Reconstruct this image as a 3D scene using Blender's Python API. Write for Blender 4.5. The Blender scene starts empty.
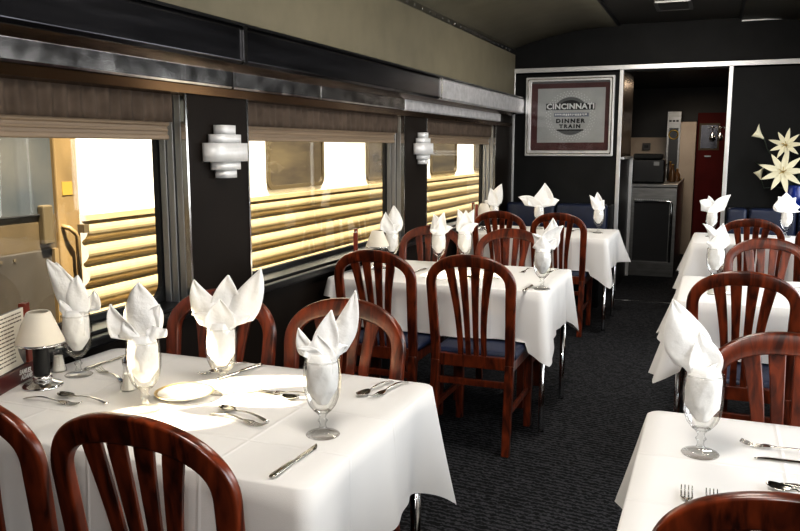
import bpy, bmesh, math, random
from mathutils import Vector, Matrix
random.seed(7)
PI = math.pi
SC = bpy.context.scene
COL = SC.collection

# ------------------------------------------------------------------ materials
def new_mat(name):
    m = bpy.data.materials.new(name); m.use_nodes = True
    nt = m.node_tree; b = nt.nodes['Principled BSDF']
    return m, nt, b

def mat(name, col, rough=0.5, metal=0.0, var=0.0, scale=8.0, stretch=(1,1,1), bump=0.0, bscale=60.0, coat=0.0, col2=None, spec=0.5, rvar=0.0):
    m, nt, b = new_mat(name)
    b.inputs['Base Color'].default_value = (*col, 1)
    b.inputs['Roughness'].default_value = rough
    b.inputs['Metallic'].default_value = metal
    b.inputs['Specular IOR Level'].default_value = spec
    b.inputs['Coat Weight'].default_value = coat
    b.inputs['Coat Roughness'].default_value = 0.12
    tc = nt.nodes.new('ShaderNodeTexCoord')
    mp = nt.nodes.new('ShaderNodeMapping'); mp.inputs['Scale'].default_value = stretch
    nt.links.new(tc.outputs['Object'], mp.inputs['Vector'])
    if var > 0 or col2 or rvar > 0:
        n = nt.nodes.new('ShaderNodeTexNoise'); n.inputs['Scale'].default_value = scale; n.inputs['Detail'].default_value = 5
        nt.links.new(mp.outputs['Vector'], n.inputs['Vector'])
        r = nt.nodes.new('ShaderNodeValToRGB')
        c2 = col2 if col2 else tuple(max(0, c*(1-var)) for c in col)
        c1 = col if col2 else tuple(min(1, c*(1+var)) for c in col)
        r.color_ramp.elements[0].position = 0.32; r.color_ramp.elements[1].position = 0.68
        r.color_ramp.elements[0].color = (*c2, 1); r.color_ramp.elements[1].color = (*c1, 1)
        nt.links.new(n.outputs['Fac'], r.inputs['Fac'])
        if var > 0 or col2: nt.links.new(r.outputs['Color'], b.inputs['Base Color'])
        if rvar > 0:
            mr = nt.nodes.new('ShaderNodeMapRange'); mr.inputs[3].default_value = max(0.02, rough-rvar); mr.inputs[4].default_value = rough+rvar
            nt.links.new(n.outputs['Fac'], mr.inputs[0]); nt.links.new(mr.outputs[0], b.inputs['Roughness'])
    if bump > 0:
        n2 = nt.nodes.new('ShaderNodeTexNoise'); n2.inputs['Scale'].default_value = bscale; n2.inputs['Detail'].default_value = 4
        nt.links.new(mp.outputs['Vector'], n2.inputs['Vector'])
        bp = nt.nodes.new('ShaderNodeBump'); bp.inputs['Strength'].default_value = bump; bp.inputs['Distance'].default_value = 0.01
        nt.links.new(n2.outputs['Fac'], bp.inputs['Height']); nt.links.new(bp.outputs['Normal'], b.inputs['Normal'])
    return m

def glass_mat(name, col=(1,1,1), rough=0.0, ior=1.45):
    m, nt, b = new_mat(name)
    b.inputs['Base Color'].default_value = (*col, 1); b.inputs['Roughness'].default_value = rough
    b.inputs['Transmission Weight'].default_value = 1.0; b.inputs['IOR'].default_value = ior
    return m

def pane_mat(name, tint=(0.96,0.97,0.97), gloss=0.08):
    m, nt, b = new_mat(name)
    nt.nodes.remove(b); out = nt.nodes['Material Output']
    tr = nt.nodes.new('ShaderNodeBsdfTransparent'); tr.inputs['Color'].default_value = (*tint, 1)
    gl = nt.nodes.new('ShaderNodeBsdfGlossy'); gl.inputs['Roughness'].default_value = 0.02
    fr = nt.nodes.new('ShaderNodeLayerWeight'); fr.inputs['Blend'].default_value = 0.12
    mul = nt.nodes.new('ShaderNodeMath'); mul.operation = 'MULTIPLY_ADD'; mul.inputs[1].default_value = 0.28; mul.inputs[2].default_value = gloss*0.3
    mx = nt.nodes.new('ShaderNodeMixShader')
    nt.links.new(fr.outputs['Fresnel'], mul.inputs[0]); nt.links.new(mul.outputs[0], mx.inputs[0])
    nt.links.new(tr.outputs[0], mx.inputs[1]); nt.links.new(gl.outputs[0], mx.inputs[2])
    nt.links.new(mx.outputs[0], out.inputs['Surface'])
    return m

def carpet_mat():
    m, nt, b = new_mat('charcoal_ribbed_carpet')
    b.inputs['Roughness'].default_value = 0.95; b.inputs['Specular IOR Level'].default_value = 0.15
    tc = nt.nodes.new('ShaderNodeTexCoord')
    mp = nt.nodes.new('ShaderNodeMapping'); mp.inputs['Rotation'].default_value = (0,0,0.12)
    nt.links.new(tc.outputs['Object'], mp.inputs['Vector'])
    w = nt.nodes.new('ShaderNodeTexWave'); w.bands_direction = 'Y'; w.inputs['Scale'].default_value = 10.5
    w.inputs['Distortion'].default_value = 5.0; w.inputs['Detail'].default_value = 1.0; w.inputs['Detail Scale'].default_value = 4.5
    nt.links.new(mp.outputs['Vector'], w.inputs['Vector'])
    n = nt.nodes.new('ShaderNodeTexNoise'); n.inputs['Scale'].default_value = 160
    nt.links.new(tc.outputs['Object'], n.inputs['Vector'])
    add = nt.nodes.new('ShaderNodeMath'); add.operation = 'MULTIPLY'
    nt.links.new(w.outputs['Fac'], add.inputs[0]); nt.links.new(n.outputs['Fac'], add.inputs[1])
    r = nt.nodes.new('ShaderNodeValToRGB')
    r.color_ramp.elements[0].position = 0.12; r.color_ramp.elements[0].color = (0.007,0.0073,0.008,1)
    r.color_ramp.elements[1].position = 0.6; r.color_ramp.elements[1].color = (0.055,0.056,0.062,1)
    nt.links.new(add.outputs[0], r.inputs['Fac']); nt.links.new(r.outputs['Color'], b.inputs['Base Color'])
    bp = nt.nodes.new('ShaderNodeBump'); bp.inputs['Strength'].default_value = 0.5; bp.inputs['Distance'].default_value = 0.004
    nt.links.new(add.outputs[0], bp.inputs['Height']); nt.links.new(bp.outputs['Normal'], b.inputs['Normal'])
    return m

def wood_mat(name, dark, light, rough=0.28):
    m, nt, b = new_mat(name)
    b.inputs['Roughness'].default_value = rough; b.inputs['Coat Weight'].default_value = 0.55; b.inputs['Coat Roughness'].default_value = 0.2
    tc = nt.nodes.new('ShaderNodeTexCoord'); mp = nt.nodes.new('ShaderNodeMapping'); mp.inputs['Scale'].default_value = (9, 9, 1.6)
    nt.links.new(tc.outputs['Object'], mp.inputs['Vector'])
    n = nt.nodes.new('ShaderNodeTexNoise'); n.inputs['Scale'].default_value = 3.2; n.inputs['Detail'].default_value = 7; n.inputs['Distortion'].default_value = 1.2
    nt.links.new(mp.outputs['Vector'], n.inputs['Vector'])
    r = nt.nodes.new('ShaderNodeValToRGB'); r.color_ramp.elements[0].position = 0.35; r.color_ramp.elements[1].position = 0.72
    r.color_ramp.elements[0].color = (*dark,1); r.color_ramp.elements[1].color = (*light,1)
    nt.links.new(n.outputs['Fac'], r.inputs['Fac']); nt.links.new(r.outputs['Color'], b.inputs['Base Color'])
    return m

M = {}
M['wood'] = wood_mat('mahogany_varnish', (0.036,0.0068,0.0028), (0.245,0.046,0.0135))
M['vinyl'] = mat('navy_vinyl', (0.008,0.014,0.040), 0.42, var=0.2, scale=14, bump=0.15, bscale=120)
M['cloth'] = mat('white_table_linen', (0.775,0.755,0.73), 0.85, bump=0.10, bscale=500, spec=0.15)
def cloth_creases(m):
    nt = m.node_tree; b = nt.nodes['Principled BSDF']; tc = nt.nodes.new('ShaderNodeTexCoord'); sx = nt.nodes.new('ShaderNodeSeparateXYZ')
    nt.links.new(tc.outputs['Object'], sx.inputs[0]); prev = None
    for out, c in (('X', 0.02), ('X', 0.33), ('X', -0.30), ('Y', 0.06), ('Y', -0.2)):
        a = nt.nodes.new('ShaderNodeMath'); a.operation = 'SUBTRACT'; a.inputs[1].default_value = c; nt.links.new(sx.outputs[out], a.inputs[0])
        q = nt.nodes.new('ShaderNodeMath'); q.operation = 'ABSOLUTE'; nt.links.new(a.outputs[0], q.inputs[0])
        r = nt.nodes.new('ShaderNodeMapRange'); r.inputs[1].default_value = 0; r.inputs[2].default_value = 0.007; r.inputs[3].default_value = 1; r.inputs[4].default_value = 0
        nt.links.new(q.outputs[0], r.inputs[0])
        if prev is not None:
            s = nt.nodes.new('ShaderNodeMath'); s.operation = 'MAXIMUM'; nt.links.new(prev, s.inputs[0]); nt.links.new(r.outputs[0], s.inputs[1]); prev = s.outputs[0]
        else: prev = r.outputs[0]
    old = [n for n in nt.nodes if n.type == 'BUMP'][0]
    bp = nt.nodes.new('ShaderNodeBump'); bp.inputs['Strength'].default_value = 0.45; bp.inputs['Distance'].default_value = 0.003
    nt.links.new(prev, bp.inputs['Height']); nt.links.new(old.outputs[0], bp.inputs['Normal']); nt.links.new(bp.outputs['Normal'], b.inputs['Normal'])
cloth_creases(M['cloth'])
M['napkin'] = mat('white_napkin_linen', (0.86,0.85,0.83), 0.8, bump=0.35, bscale=55, spec=0.15)
M['glass'] = glass_mat('clear_glass')
M['pane'] = pane_mat('window_pane_glass')
M['steel'] = mat('polished_steel', (0.60,0.60,0.60), 0.16, 1.0)
M['cutlery'] = mat('cutlery_steel', (0.50,0.48,0.44), 0.14, 1.0)
M['chrome'] = mat('chrome', (0.72,0.72,0.72), 0.10, 1.0)
M['wall'] = mat('dark_brown_wall_laminate', (0.0125,0.0088,0.0066), 0.5, var=0.15, scale=3, spec=0.13)
M['wall_back'] = mat('charcoal_wall_laminate', (0.0105,0.0108,0.011), 0.55, var=0.25, scale=4, spec=0.22)
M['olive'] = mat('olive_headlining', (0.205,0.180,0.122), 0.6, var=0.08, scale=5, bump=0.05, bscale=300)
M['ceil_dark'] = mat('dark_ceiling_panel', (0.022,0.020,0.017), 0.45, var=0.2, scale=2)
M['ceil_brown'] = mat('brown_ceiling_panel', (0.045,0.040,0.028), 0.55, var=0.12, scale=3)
M['fascia'] = mat('dark_mirror_steel', (0.055,0.055,0.062), 0.22, 0.85, var=0.25, scale=3, stretch=(1,0.6,8), rvar=0.08)  # stainless band; the dark it mirrors is put into the colour
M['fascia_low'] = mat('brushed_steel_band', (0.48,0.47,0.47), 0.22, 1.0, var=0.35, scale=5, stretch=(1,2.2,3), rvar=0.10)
M['fascia_glare'] = mat('steel_band_painted_glare', (0.85,0.84,0.86), 0.38, 0.75, var=0.12, scale=6, stretch=(1,3,4), rvar=0.12)  # far sections painted lighter, standing in for window reflections
M['copper'] = mat('bronze_lip', (0.15,0.095,0.055), 0.25, 0.9, var=0.3, scale=3)
M['trim'] = mat('satin_aluminium_trim', (0.78,0.78,0.78), 0.32, 0.6, var=0.06, scale=10)
M['alu'] = mat('window_frame_aluminium', (0.36,0.355,0.35), 0.35, 0.85, var=0.15, scale=10, stretch=(1,1,0.2))
M['rubber'] = mat('black_rubber', (0.008,0.008,0.008), 0.6)
M['black'] = mat('black_gloss', (0.007,0.007,0.0075), 0.3)
M['curtain'] = mat('grey_brown_curtain', (0.090,0.069,0.055), 0.85, var=0.2, scale=12, spec=0.1)
M['blind'] = mat('taupe_roller_blind', (0.235,0.175,0.120), 0.5, var=0.12, scale=4, stretch=(1,0.3,14))
M['sconce'] = mat('brushed_nickel_sconce', (0.88,0.88,0.88), 0.42, 0.25, var=0.06, scale=14)
M['shade'] = mat('cream_lamp_shade', (0.74,0.68,0.58), 0.6)
M['redwood'] = mat('red_lacquered_wood', (0.19,0.030,0.014), 0.35, coat=0.4, var=0.25, scale=12)
M['darkred'] = mat('dark_red_lacquer', (0.075,0.010,0.008), 0.3, coat=0.4)
M['paper'] = mat('cream_menu_paper', (0.80,0.75,0.64), 0.7)
M['photo'] = mat('grey_menu_picture', (0.30,0.28,0.26), 0.5, col2=(0.04,0.04,0.045), scale=22)
M['ink'] = mat('dark_ink', (0.10,0.07,0.05), 0.7)
M['white'] = mat('white_enamel', (0.85,0.84,0.82), 0.35)
M['china'] = mat('white_china', (0.84,0.81,0.74), 0.15, coat=0.5)
M['gold'] = mat('gold_band', (0.42,0.30,0.13), 0.3, 0.4)
M['maroon'] = mat('maroon_mount', (0.085,0.022,0.024), 0.55, var=0.15, scale=10)
M['silver_paper'] = mat('silver_poster_paper', (0.46,0.455,0.455), 0.5, var=0.08, scale=5)
M['poster_grey'] = mat('poster_grey_ink', (0.13,0.13,0.135), 0.6)
M['poster_black'] = mat('poster_black_ink', (0.012,0.012,0.014), 0.6)
M['poster_blue'] = mat('poster_blue_ink', (0.17,0.18,0.24), 0.6)
M['poster_pale'] = mat('poster_pale_ink', (0.80,0.80,0.80), 0.6)
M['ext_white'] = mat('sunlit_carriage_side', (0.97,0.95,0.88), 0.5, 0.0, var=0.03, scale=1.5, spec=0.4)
M['ext_flute'] = mat('sunlit_fluted_steel', (0.56,0.435,0.24), 0.38, 0.45, var=0.08, scale=3, stretch=(1,0.3,4))  # warm sunlight put into the golden colour of stainless flutes
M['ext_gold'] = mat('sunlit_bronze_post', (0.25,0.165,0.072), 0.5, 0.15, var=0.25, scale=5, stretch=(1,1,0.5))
M['ext_grey'] = mat('dull_vestibule_panel', (0.042,0.034,0.025), 0.6, 0.0, var=0.25, scale=3)  # darkened: the vestibule's shade sits in this colour along with dirt
M['ext_tan'] = mat('tan_vestibule_panel', (0.085,0.060,0.030), 0.55, 0.0, var=0.25, scale=4)  # tan panel, also darkened with shade put into the colour
M['ext_blue'] = mat('blue_grey_vestibule_panel', (0.115,0.11,0.098), 0.4, 0.1, col2=(0.055,0.062,0.066), scale=3.2)  # bluish glass reflection and shade put into the colour
M['ext_dark'] = mat('dark_carriage_glass', (0.17,0.135,0.085), 0.14, 0.25, col2=(0.06,0.05,0.045), scale=2.5, stretch=(1,0.5,2.5))  # brownish reflection in the panes painted as mottled colour
M['ext_frame'] = mat('carriage_window_gasket', (0.10,0.075,0.04), 0.5)
M['gravel'] = mat('grey_ballast', (0.20,0.17,0.13), 0.9, var=0.5, scale=30, bump=0.6, bscale=40)
M['mesh'] = mat('black_perforated_panel', (0.010,0.010,0.011), 0.45, bump=0.6, bscale=160)
M['gsteel'] = mat('galley_stainless', (0.25,0.25,0.245), 0.3, 0.9, var=0.15, scale=6, stretch=(1,1,6))
M['gal_ceil'] = mat('galley_ceiling', (0.035,0.022,0.014), 0.25, 0.3, var=0.4, scale=6, stretch=(1,3,1))
M['gal_cream'] = mat('galley_cream_wall', (0.62,0.53,0.44), 0.5, var=0.06, scale=5)
M['gal_door'] = mat('galley_locker_door', (0.42,0.35,0.28), 0.35, 0.3, var=0.1, scale=3)
M['gal_dark'] = mat('galley_dark_wall', (0.018,0.016,0.015), 0.4)
M['gal_red'] = mat('galley_red_panel', (0.10,0.006,0.005), 0.6, spec=0.2, var=0.15, scale=4)
M['gal_gold'] = mat('galley_brass', (0.55,0.38,0.10), 0.3, 0.7)
M['leaf'] = mat('dark_green_leaf', (0.012,0.022,0.010), 0.5, var=0.3, scale=20)
M['lily'] = mat('cream_lily_petal', (0.84,0.79,0.58), 0.6)
M['pistil'] = mat('ochre_stamen', (0.45,0.30,0.05), 0.6)
M['blue'] = mat('cobalt_glaze', (0.010,0.035,0.26), 0.15, coat=0.5)
M['bottle'] = mat('brown_bottle', (0.20,0.10,0.04), 0.2, coat=0.3)
M['carpet'] = carpet_mat()

# ------------------------------------------------------------------ mesh helpers
def link(name, bm, m, parent=None, smooth=False, bevel=0.0, solid=0.0, sub=0, seg=2):
    bmesh.ops.recalc_face_normals(bm, faces=bm.faces[:])
    me = bpy.data.meshes.new(name); bm.to_mesh(me); bm.free()
    me.materials.append(M[m] if isinstance(m, str) else m)
    o = bpy.data.objects.new(name, me); COL.objects.link(o)
    if parent is not None: o.parent = parent
    if smooth:
        for p in me.polygons: p.use_smooth = True
    if solid:
        s = o.modifiers.new('solid', 'SOLIDIFY'); s.thickness = solid; s.offset = 0
    if sub:
        s = o.modifiers.new('sub', 'SUBSURF'); s.levels = sub; s.render_levels = sub
    if bevel:
        b = o.modifiers.new('bevel', 'BEVEL'); b.width = bevel; b.segments = seg; b.limit_method = 'ANGLE'; b.angle_limit = 0.7
        b.harden_normals = False
    return o

def BM(): return bmesh.new()

def box(bm, x0, x1, y0, y1, z0, z1, mt=None):
    vs = [bm.verts.new((x, y, z)) for x in (x0, x1) for y in (y0, y1) for z in (z0, z1)]
    if mt is not None:
        for v in vs: v.co = mt @ v.co
    for f in ((0,1,3,2),(4,6,7,5),(0,4,5,1),(2,3,7,6),(0,2,6,4),(1,5,7,3)):
        bm.faces.new([vs[i] for i in f])
    return bm

def bar(bm, a, b, w, d, w2=None, d2=None, side=(1,0,0)):
    """rectangular bar from a to b, w along side, d across"""
    a = Vector(a); b = Vector(b); t = (b-a).normalized(); s = Vector(side); s = (s - t*s.dot(t)).normalized(); u = t.cross(s)
    w2 = w if w2 is None else w2; d2 = d if d2 is None else d2
    r = []
    for p, ww, dd in ((a,w,d),(b,w2,d2)):
        r.append([bm.verts.new(p + s*i*ww/2 + u*j*dd/2) for i, j in ((-1,-1),(1,-1),(1,1),(-1,1))])
    bm.faces.new(r[0][::-1]); bm.faces.new(r[1])
    for k in range(4): bm.faces.new([r[0][k], r[0][(k+1)%4], r[1][(k+1)%4], r[1][k]])
    return bm

def lathe(bm, prof, n=28, c=(0,0,0), close=False):
    c = Vector(c); rings = []
    for r, z in prof:
        if r < 1e-6: rings.append([bm.verts.new(c + Vector((0,0,z)))])
        else: rings.append([bm.verts.new(c + Vector((r*math.cos(2*PI*k/n), r*math.sin(2*PI*k/n), z))) for k in range(n)])
    pairs = list(zip(rings[:-1], rings[1:]))
    if close: pairs.append((rings[-1], rings[0]))
    for A, B in pairs:
        for k in range(n):
            k2 = (k+1) % n
            if len(A) == 1 and len(B) == 1: continue
            if len(A) == 1: bm.faces.new([A[0], B[k], B[k2]])
            elif len(B) == 1: bm.faces.new([A[k], A[k2], B[0]])
            else: bm.faces.new([A[k], A[k2], B[k2], B[k]])
    return bm

def tube(bm, pts, r, n=8, r2=None, cap=True):
    pts = [Vector(p) for p in pts]; rings = []
    N = len(pts); r2 = r if r2 is None else r2
    prev = None
    for i, p in enumerate(pts):
        t = (pts[min(i+1, N-1)] - pts[max(i-1, 0)]).normalized()
        if prev is None:
            s = t.orthogonal().normalized()
        else:
            s = (prev - t*prev.dot(t)).normalized()
        prev = s; u = t.cross(s); rr = r + (r2-r)*i/(N-1)
        rings.append([bm.verts.new(p + (s*math.cos(2*PI*k/n) + u*math.sin(2*PI*k/n))*rr) for k in range(n)])
    for A, B in zip(rings[:-1], rings[1:]):
        for k in range(n): bm.faces.new([A[k], A[(k+1)%n], B[(k+1)%n], B[k]])
    if cap: bm.faces.new(rings[0][::-1]); bm.faces.new(rings[-1])
    return bm

def grid(bm, rows, closed=False):
    V = [[bm.verts.new(p) for p in r] for r in rows]
    for A, B in zip(V[:-1], V[1:]):
        n = len(A)
        for k in range(n if closed else n-1): bm.faces.new([A[k], A[(k+1)%n], B[(k+1)%n], B[k]])
    return V

def prism(bm, poly, axis, a, b):
    """poly of 2-d points extruded from a to b along axis; the two other axes keep x,y,z order"""
    def P(p, t):
        q = list(p); q.insert(axis, t); return Vector(q)
    A = [bm.verts.new(P(p, a)) for p in poly]; B = [bm.verts.new(P(p, b)) for p in poly]
    bm.faces.new(A); bm.faces.new(B[::-1])
    n = len(poly)
    for k in range(n): bm.faces.new([A[k], B[k], B[(k+1)%n], A[(k+1)%n]])
    return bm

def ring_prism(bm, outer, inner, axis, a, b):
    """frame between two closed outlines with the same point count"""
    def P(p, t):
        q = list(p); q.insert(axis, t); return Vector(q)
    L = [[bm.verts.new(P(p, t)) for p in poly] for poly in (outer, inner) for t in (a, b)]
    n = len(outer); oa, ob, ia, ib = L
    for k in range(n):
        j = (k+1) % n
        bm.faces.new([oa[k], oa[j], ob[j], ob[k]]); bm.faces.new([ia[k], ib[k], ib[j], ia[j]])
        bm.faces.new([oa[k], ia[k], ia[j], oa[j]]); bm.faces.new([ob[k], ob[j], ib[j], ib[k]])
    return bm

def rrect(x0, x1, y0, y1, r, n=5):
    out = []
    for cx, cy, a0 in ((x1-r, y1-r, 0), (x0+r, y1-r, PI/2), (x0+r, y0+r, PI), (x1-r, y0+r, 1.5*PI)):
        for k in range(n+1):
            a = a0 + (PI/2)*k/n; out.append((cx+r*math.cos(a), cy+r*math.sin(a)))
    return out

def text_bm(body, size, depth=0.0004, align='CENTER', shear=0.0, spacing=1.0, bold=0.0):
    cu = bpy.data.curves.new('txt', 'FONT'); cu.body = body; cu.size = size; cu.align_x = align; cu.align_y = 'CENTER'
    cu.extrude = depth; cu.shear = shear; cu.space_character = spacing; cu.offset = bold; cu.resolution_u = 3
    o = bpy.data.objects.new('txt', cu); COL.objects.link(o)
    dg = bpy.context.evaluated_depsgraph_get(); dg.update()
    me = bpy.data.meshes.new_from_object(o.evaluated_get(dg))
    bm = bmesh.new(); bm.from_mesh(me)
    bpy.data.objects.remove(o); bpy.data.curves.remove(cu); bpy.data.meshes.remove(me)
    return bm

def xf(bm, mt):
    for v in bm.verts: v.co = mt @ v.co
    return bm

# ------------------------------------------------------------------ naming helpers
def tag(o, label, cat, group=None):
    o['label'] = label; o['category'] = cat
    if group: o['group'] = group
    return o

def thing(name, label, cat, loc=(0,0,0), rz=0.0, group=None):
    o = bpy.data.objects.new(name, None); COL.objects.link(o)
    o.empty_display_size = 0.05; o.location = loc; o.rotation_euler = (0,0,rz)
    return tag(o, label, cat, group)

def struct(name, bm, m, **k):
    o = link(name, bm, m, **k); o['kind'] = 'structure'; return o

def dup(root, loc, rz, label, group=None):
    r = root.copy(); COL.objects.link(r); r.location = loc; r.rotation_euler = (0,0,rz); r['label'] = label
    if group: r['group'] = group
    for ch in list(root.children):
        c = ch.copy(); COL.objects.link(c); c.parent = r
        for g in list(ch.children):
            d = g.copy(); COL.objects.link(d); d.parent = c
    return r

class Maker:
    """first call returns the prototype moved into place, later calls copies"""
    def __init__(self, build): self.build = build; self.first = None
    def __call__(self, loc, rz, label, group=None):
        if self.first is None:
            self.first = self.build(); o = self.first
            o.location = loc; o.rotation_euler = (0,0,rz); o['label'] = label
            if group: o['group'] = group
            return o
        return dup(self.first, loc, rz, label, group)
# ------------------------------------------------------------------ measurements (metres; y runs along the carriage)
WX = -2.0            # left wall face
RX = 1.14            # right wall face
BY = 8.24            # partition at the far end
PER = 2.43           # spacing of the dining bays
TZ = 0.75            # table height

# ------------------------------------------------------------------ the carriage shell
OPEN = [(0.70, 2.69), (3.13, 5.11), (5.56, 7.55)]
SZ0, SZ1 = 0.80, 1.68
def build_shell():
    bm = BM(); box(bm, -2.3, 1.4, -1.3, 13.2, -0.12, 0.0); struct('floor', bm, 'carpet')
    bm = BM()
    xo, xi = -2.16, WX
    box(bm, xo, xi, -1.3, 8.4, 0.0, SZ0)                         # below the sills
    box(bm, xo, xi, -1.3, 8.4, SZ1, 2.0)                         # above the windows
    ys = [-1.3] + [v for o in OPEN for v in o] + [8.4]
    for a, b in zip(ys[0::2], ys[1::2]): box(bm, xo, xi, a, b, SZ0, SZ1)
    struct('wall_left', bm, 'wall')
    bm = BM()
    box(bm, RX, RX+0.14, -1.3, 8.4, 0.0, SZ0); box(bm, RX, RX+0.14, -1.3, 8.4, SZ1, 2.5)
    for a, b in zip(ys[0::2], ys[1::2]): box(bm, RX, RX+0.14, a, b, SZ0, SZ1)
    struct('wall_right', bm, 'wall')
    bm = BM(); box(bm, -2.16, RX+0.14, -1.3, -1.2, 0, 2.75); struct('wall_rear', bm, 'wall')
    # partition with doorway
    bm = BM()
    box(bm, -2.16, -0.905, BY, BY+0.08, 0, 2.24); box(bm, 0.10, RX+0.14, BY, BY+0.08, 0, 2.24); box(bm, -2.16, RX+0.14, BY, BY+0.08, 2.20, 2.80)
    struct('wall_back', bm, 'wall_back')
    # olive upper wall with curved cove, flat middle, mirrored cove on the right
    bm = BM(); box(bm, -2.08, -1.985, -1.3, BY, 1.95, 2.42); struct('wall_upper', bm, 'olive')
    def cove(s, m, nm):
        bm = BM(); rows = []
        pts = [(-2.0, 2.40), (-1.99, 2.475), (-1.85, 2.522), (-1.62, 2.578), (-1.38, 2.622), (-1.15, 2.641), (-0.95, 2.648)]
        if s < 0: pts = [(-0.80 - x, z) for x, z in pts]
        for x, z in pts: rows.append([Vector((x, -1.3, z)), Vector((x, BY, z))])
        grid(bm, rows); return struct(nm, bm, m, smooth=True, solid=0.02)
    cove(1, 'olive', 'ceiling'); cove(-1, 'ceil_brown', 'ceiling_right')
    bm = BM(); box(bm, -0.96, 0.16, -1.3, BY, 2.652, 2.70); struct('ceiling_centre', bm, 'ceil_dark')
    bm = BM(); box(bm, -2.3, 1.4, -1.3, 13.2, 2.78, 2.86); struct('roof', bm, 'ceil_dark')
    bm = BM()
    for x in (-0.95, 0.15): box(bm, x-0.012, x+0.012, -1.3, BY, 2.636, 2.656)
    struct('trim_1', bm, 'black')
    # riveted steel strip where the cove meets the wall
    bm = BM(); box(bm, -1.99, -1.975, -1.3, BY, 2.40, 2.445)
    for k in range(62): box(bm, -1.976, -1.971, -1.2+0.15*k, -1.188+0.15*k, 2.416, 2.428)
    struct('trim_2', bm, 'steel')
    # steel fascia band (upper panel with dark and bright reflections painted in, copper lip, lower brushed band)
    def band(nm, m, prof, a, b, **k):
        bm = BM(); prism(bm, prof, 1, a, b); return struct(nm, bm, m, **k)
    up = [(-2.0, 1.955), (-1.885, 1.955), (-1.870, 1.94), (-1.870, 1.812), (-1.885, 1.800), (-2.0, 1.800)]
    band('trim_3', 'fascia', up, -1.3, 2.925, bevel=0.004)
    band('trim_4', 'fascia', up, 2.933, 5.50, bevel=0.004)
    band('trim_5', 'fascia_glare', up, 5.508, BY-0.005, bevel=0.004)
    band('trim_6', 'steel', [(-1.86,1.955),(-1.86,1.80),(-1.868,1.80),(-1.868,1.955)], 2.916, 2.942)
    band('trim_7', 'steel', [(-1.86,1.955),(-1.86,1.80),(-1.868,1.80),(-1.868,1.955)], 5.495, 5.515)
    band('trim_shadow_gap', 'black', [(-2.0,1.985),(-1.872,1.968),(-1.872,1.955),(-2.0,1.955)], -1.3, BY)  # black strip put in for the shadow gap above the fascia
    band('trim_9', 'copper', [(-2.0,1.80),(-1.90,1.80),(-1.955,1.775),(-2.0,1.775)], -1.3, 8.0)
    lo = [(-2.0, 1.785), (-1.968, 1.785), (-1.962, 1.775), (-1.962, 1.712), (-1.968, 1.702), (-2.0, 1.702)]
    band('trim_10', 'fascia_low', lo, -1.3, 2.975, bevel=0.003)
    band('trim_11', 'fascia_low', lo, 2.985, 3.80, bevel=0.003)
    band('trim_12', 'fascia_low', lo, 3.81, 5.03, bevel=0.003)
    band('trim_13', 'fascia_glare', lo, 5.04, 7.60, bevel=0.003)
    band('trim_14', 'copper', [(-2.02,1.700),(-1.967,1.700),(-1.985,1.668),(-2.02,1.660)], -1.3, 8.1)
    # black ledge under the windows and heater cover at the foot of the wall
    bm = BM(); box(bm, -2.0, -1.955, -1.3, BY, 0.765, 0.80); struct('trim_15', bm, 'black', bevel=0.008)
    bm = BM(); box(bm, -2.0, -1.94, -1.3, BY-0.3, 0.0, 0.30); struct('baseboard_left', bm, 'black', bevel=0.01)
    # trims of the partition
    bm = BM(); box(bm, -2.0, RX, BY-0.022, BY, 2.215, 2.262); struct('trim_16', bm, 'trim', bevel=0.004)
    bm = BM(); box(bm, -1.998, -1.975, BY-0.02, BY, 0, 2.215); struct('trim_17', bm, 'trim', bevel=0.003)
    bm = BM(); box(bm, -0.925, -0.885, BY-0.025, BY, 0, 2.215); struct('trim_18', bm, 'trim', bevel=0.004)
    bm = BM(); box(bm, 0.075, 0.115, BY-0.025, BY, 0, 2.215); struct('trim_19', bm, 'trim', bevel=0.004)
    bm = BM(); box(bm, 0.16, RX, BY-0.012, BY, 2.618, 2.63); struct('trim_20', bm, 'trim')
    bm = BM(); box(bm, -0.88, -0.18, 7.68, 7.715, 0.0, 0.006); struct('trim_21', bm, 'steel')

def build_window(k, a, b, right=False):
    """window unit seated in one opening: aluminium stepped jambs, black gasket, glass"""
    r = bpy.data.objects.new('window_%d' % k, None); COL.objects.link(r); r['kind'] = 'structure'; r.location = (RX if right else WX, (a+b)/2, SZ0); r.rotation_euler.z = PI if right else 0
    w = b - a; h = SZ1 - SZ0
    bm = BM()                                                     # stepped jambs on both sides
    for s in (-1, 1):
        e = s*w/2
        for x0, x1, t0, t1 in ((-0.118,-0.088,0.006,0.030),(-0.085,-0.055,0.004,0.022),(-0.050,-0.020,0.002,0.014)):
            y0, y1 = sorted((e - s*t0, e - s*t1)); box(bm, x0, x1, y0, y1, 0.0, h)
    link('window_frame', bm, 'alu', r, bevel=0.003)['kind'] = 'structure'
    bm = BM()
    for s in (-1, 1):
        y0, y1 = sorted((s*(w/2), s*(w/2-0.012))); box(bm, -0.018, 0.006, y0, y1, 0.0, h)
    link('window_bead', bm, 'steel', r)['kind'] = 'structure'
    bm = BM(); ring_prism(bm, rrect(-w/2+0.004, w/2-0.004, 0.0, h, 0.03), rrect(-w/2+0.038, w/2-0.038, 0.034, h-0.03, 0.06), 0, -0.146, -0.122)
    link('window_gasket', bm, 'rubber', r)['kind'] = 'structure'
    bm = BM(); box(bm, -0.120, 0.0, -w/2, w/2, -0.002, 0.012); link('window_sill', bm, 'black', r, bevel=0.003)['kind'] = 'structure'
    bm = BM(); box(bm, -0.137, -0.134, -w/2+0.05, w/2-0.05, 0.03, h-0.02); link('window_glass', bm, 'pane', r)['kind'] = 'structure'

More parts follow.
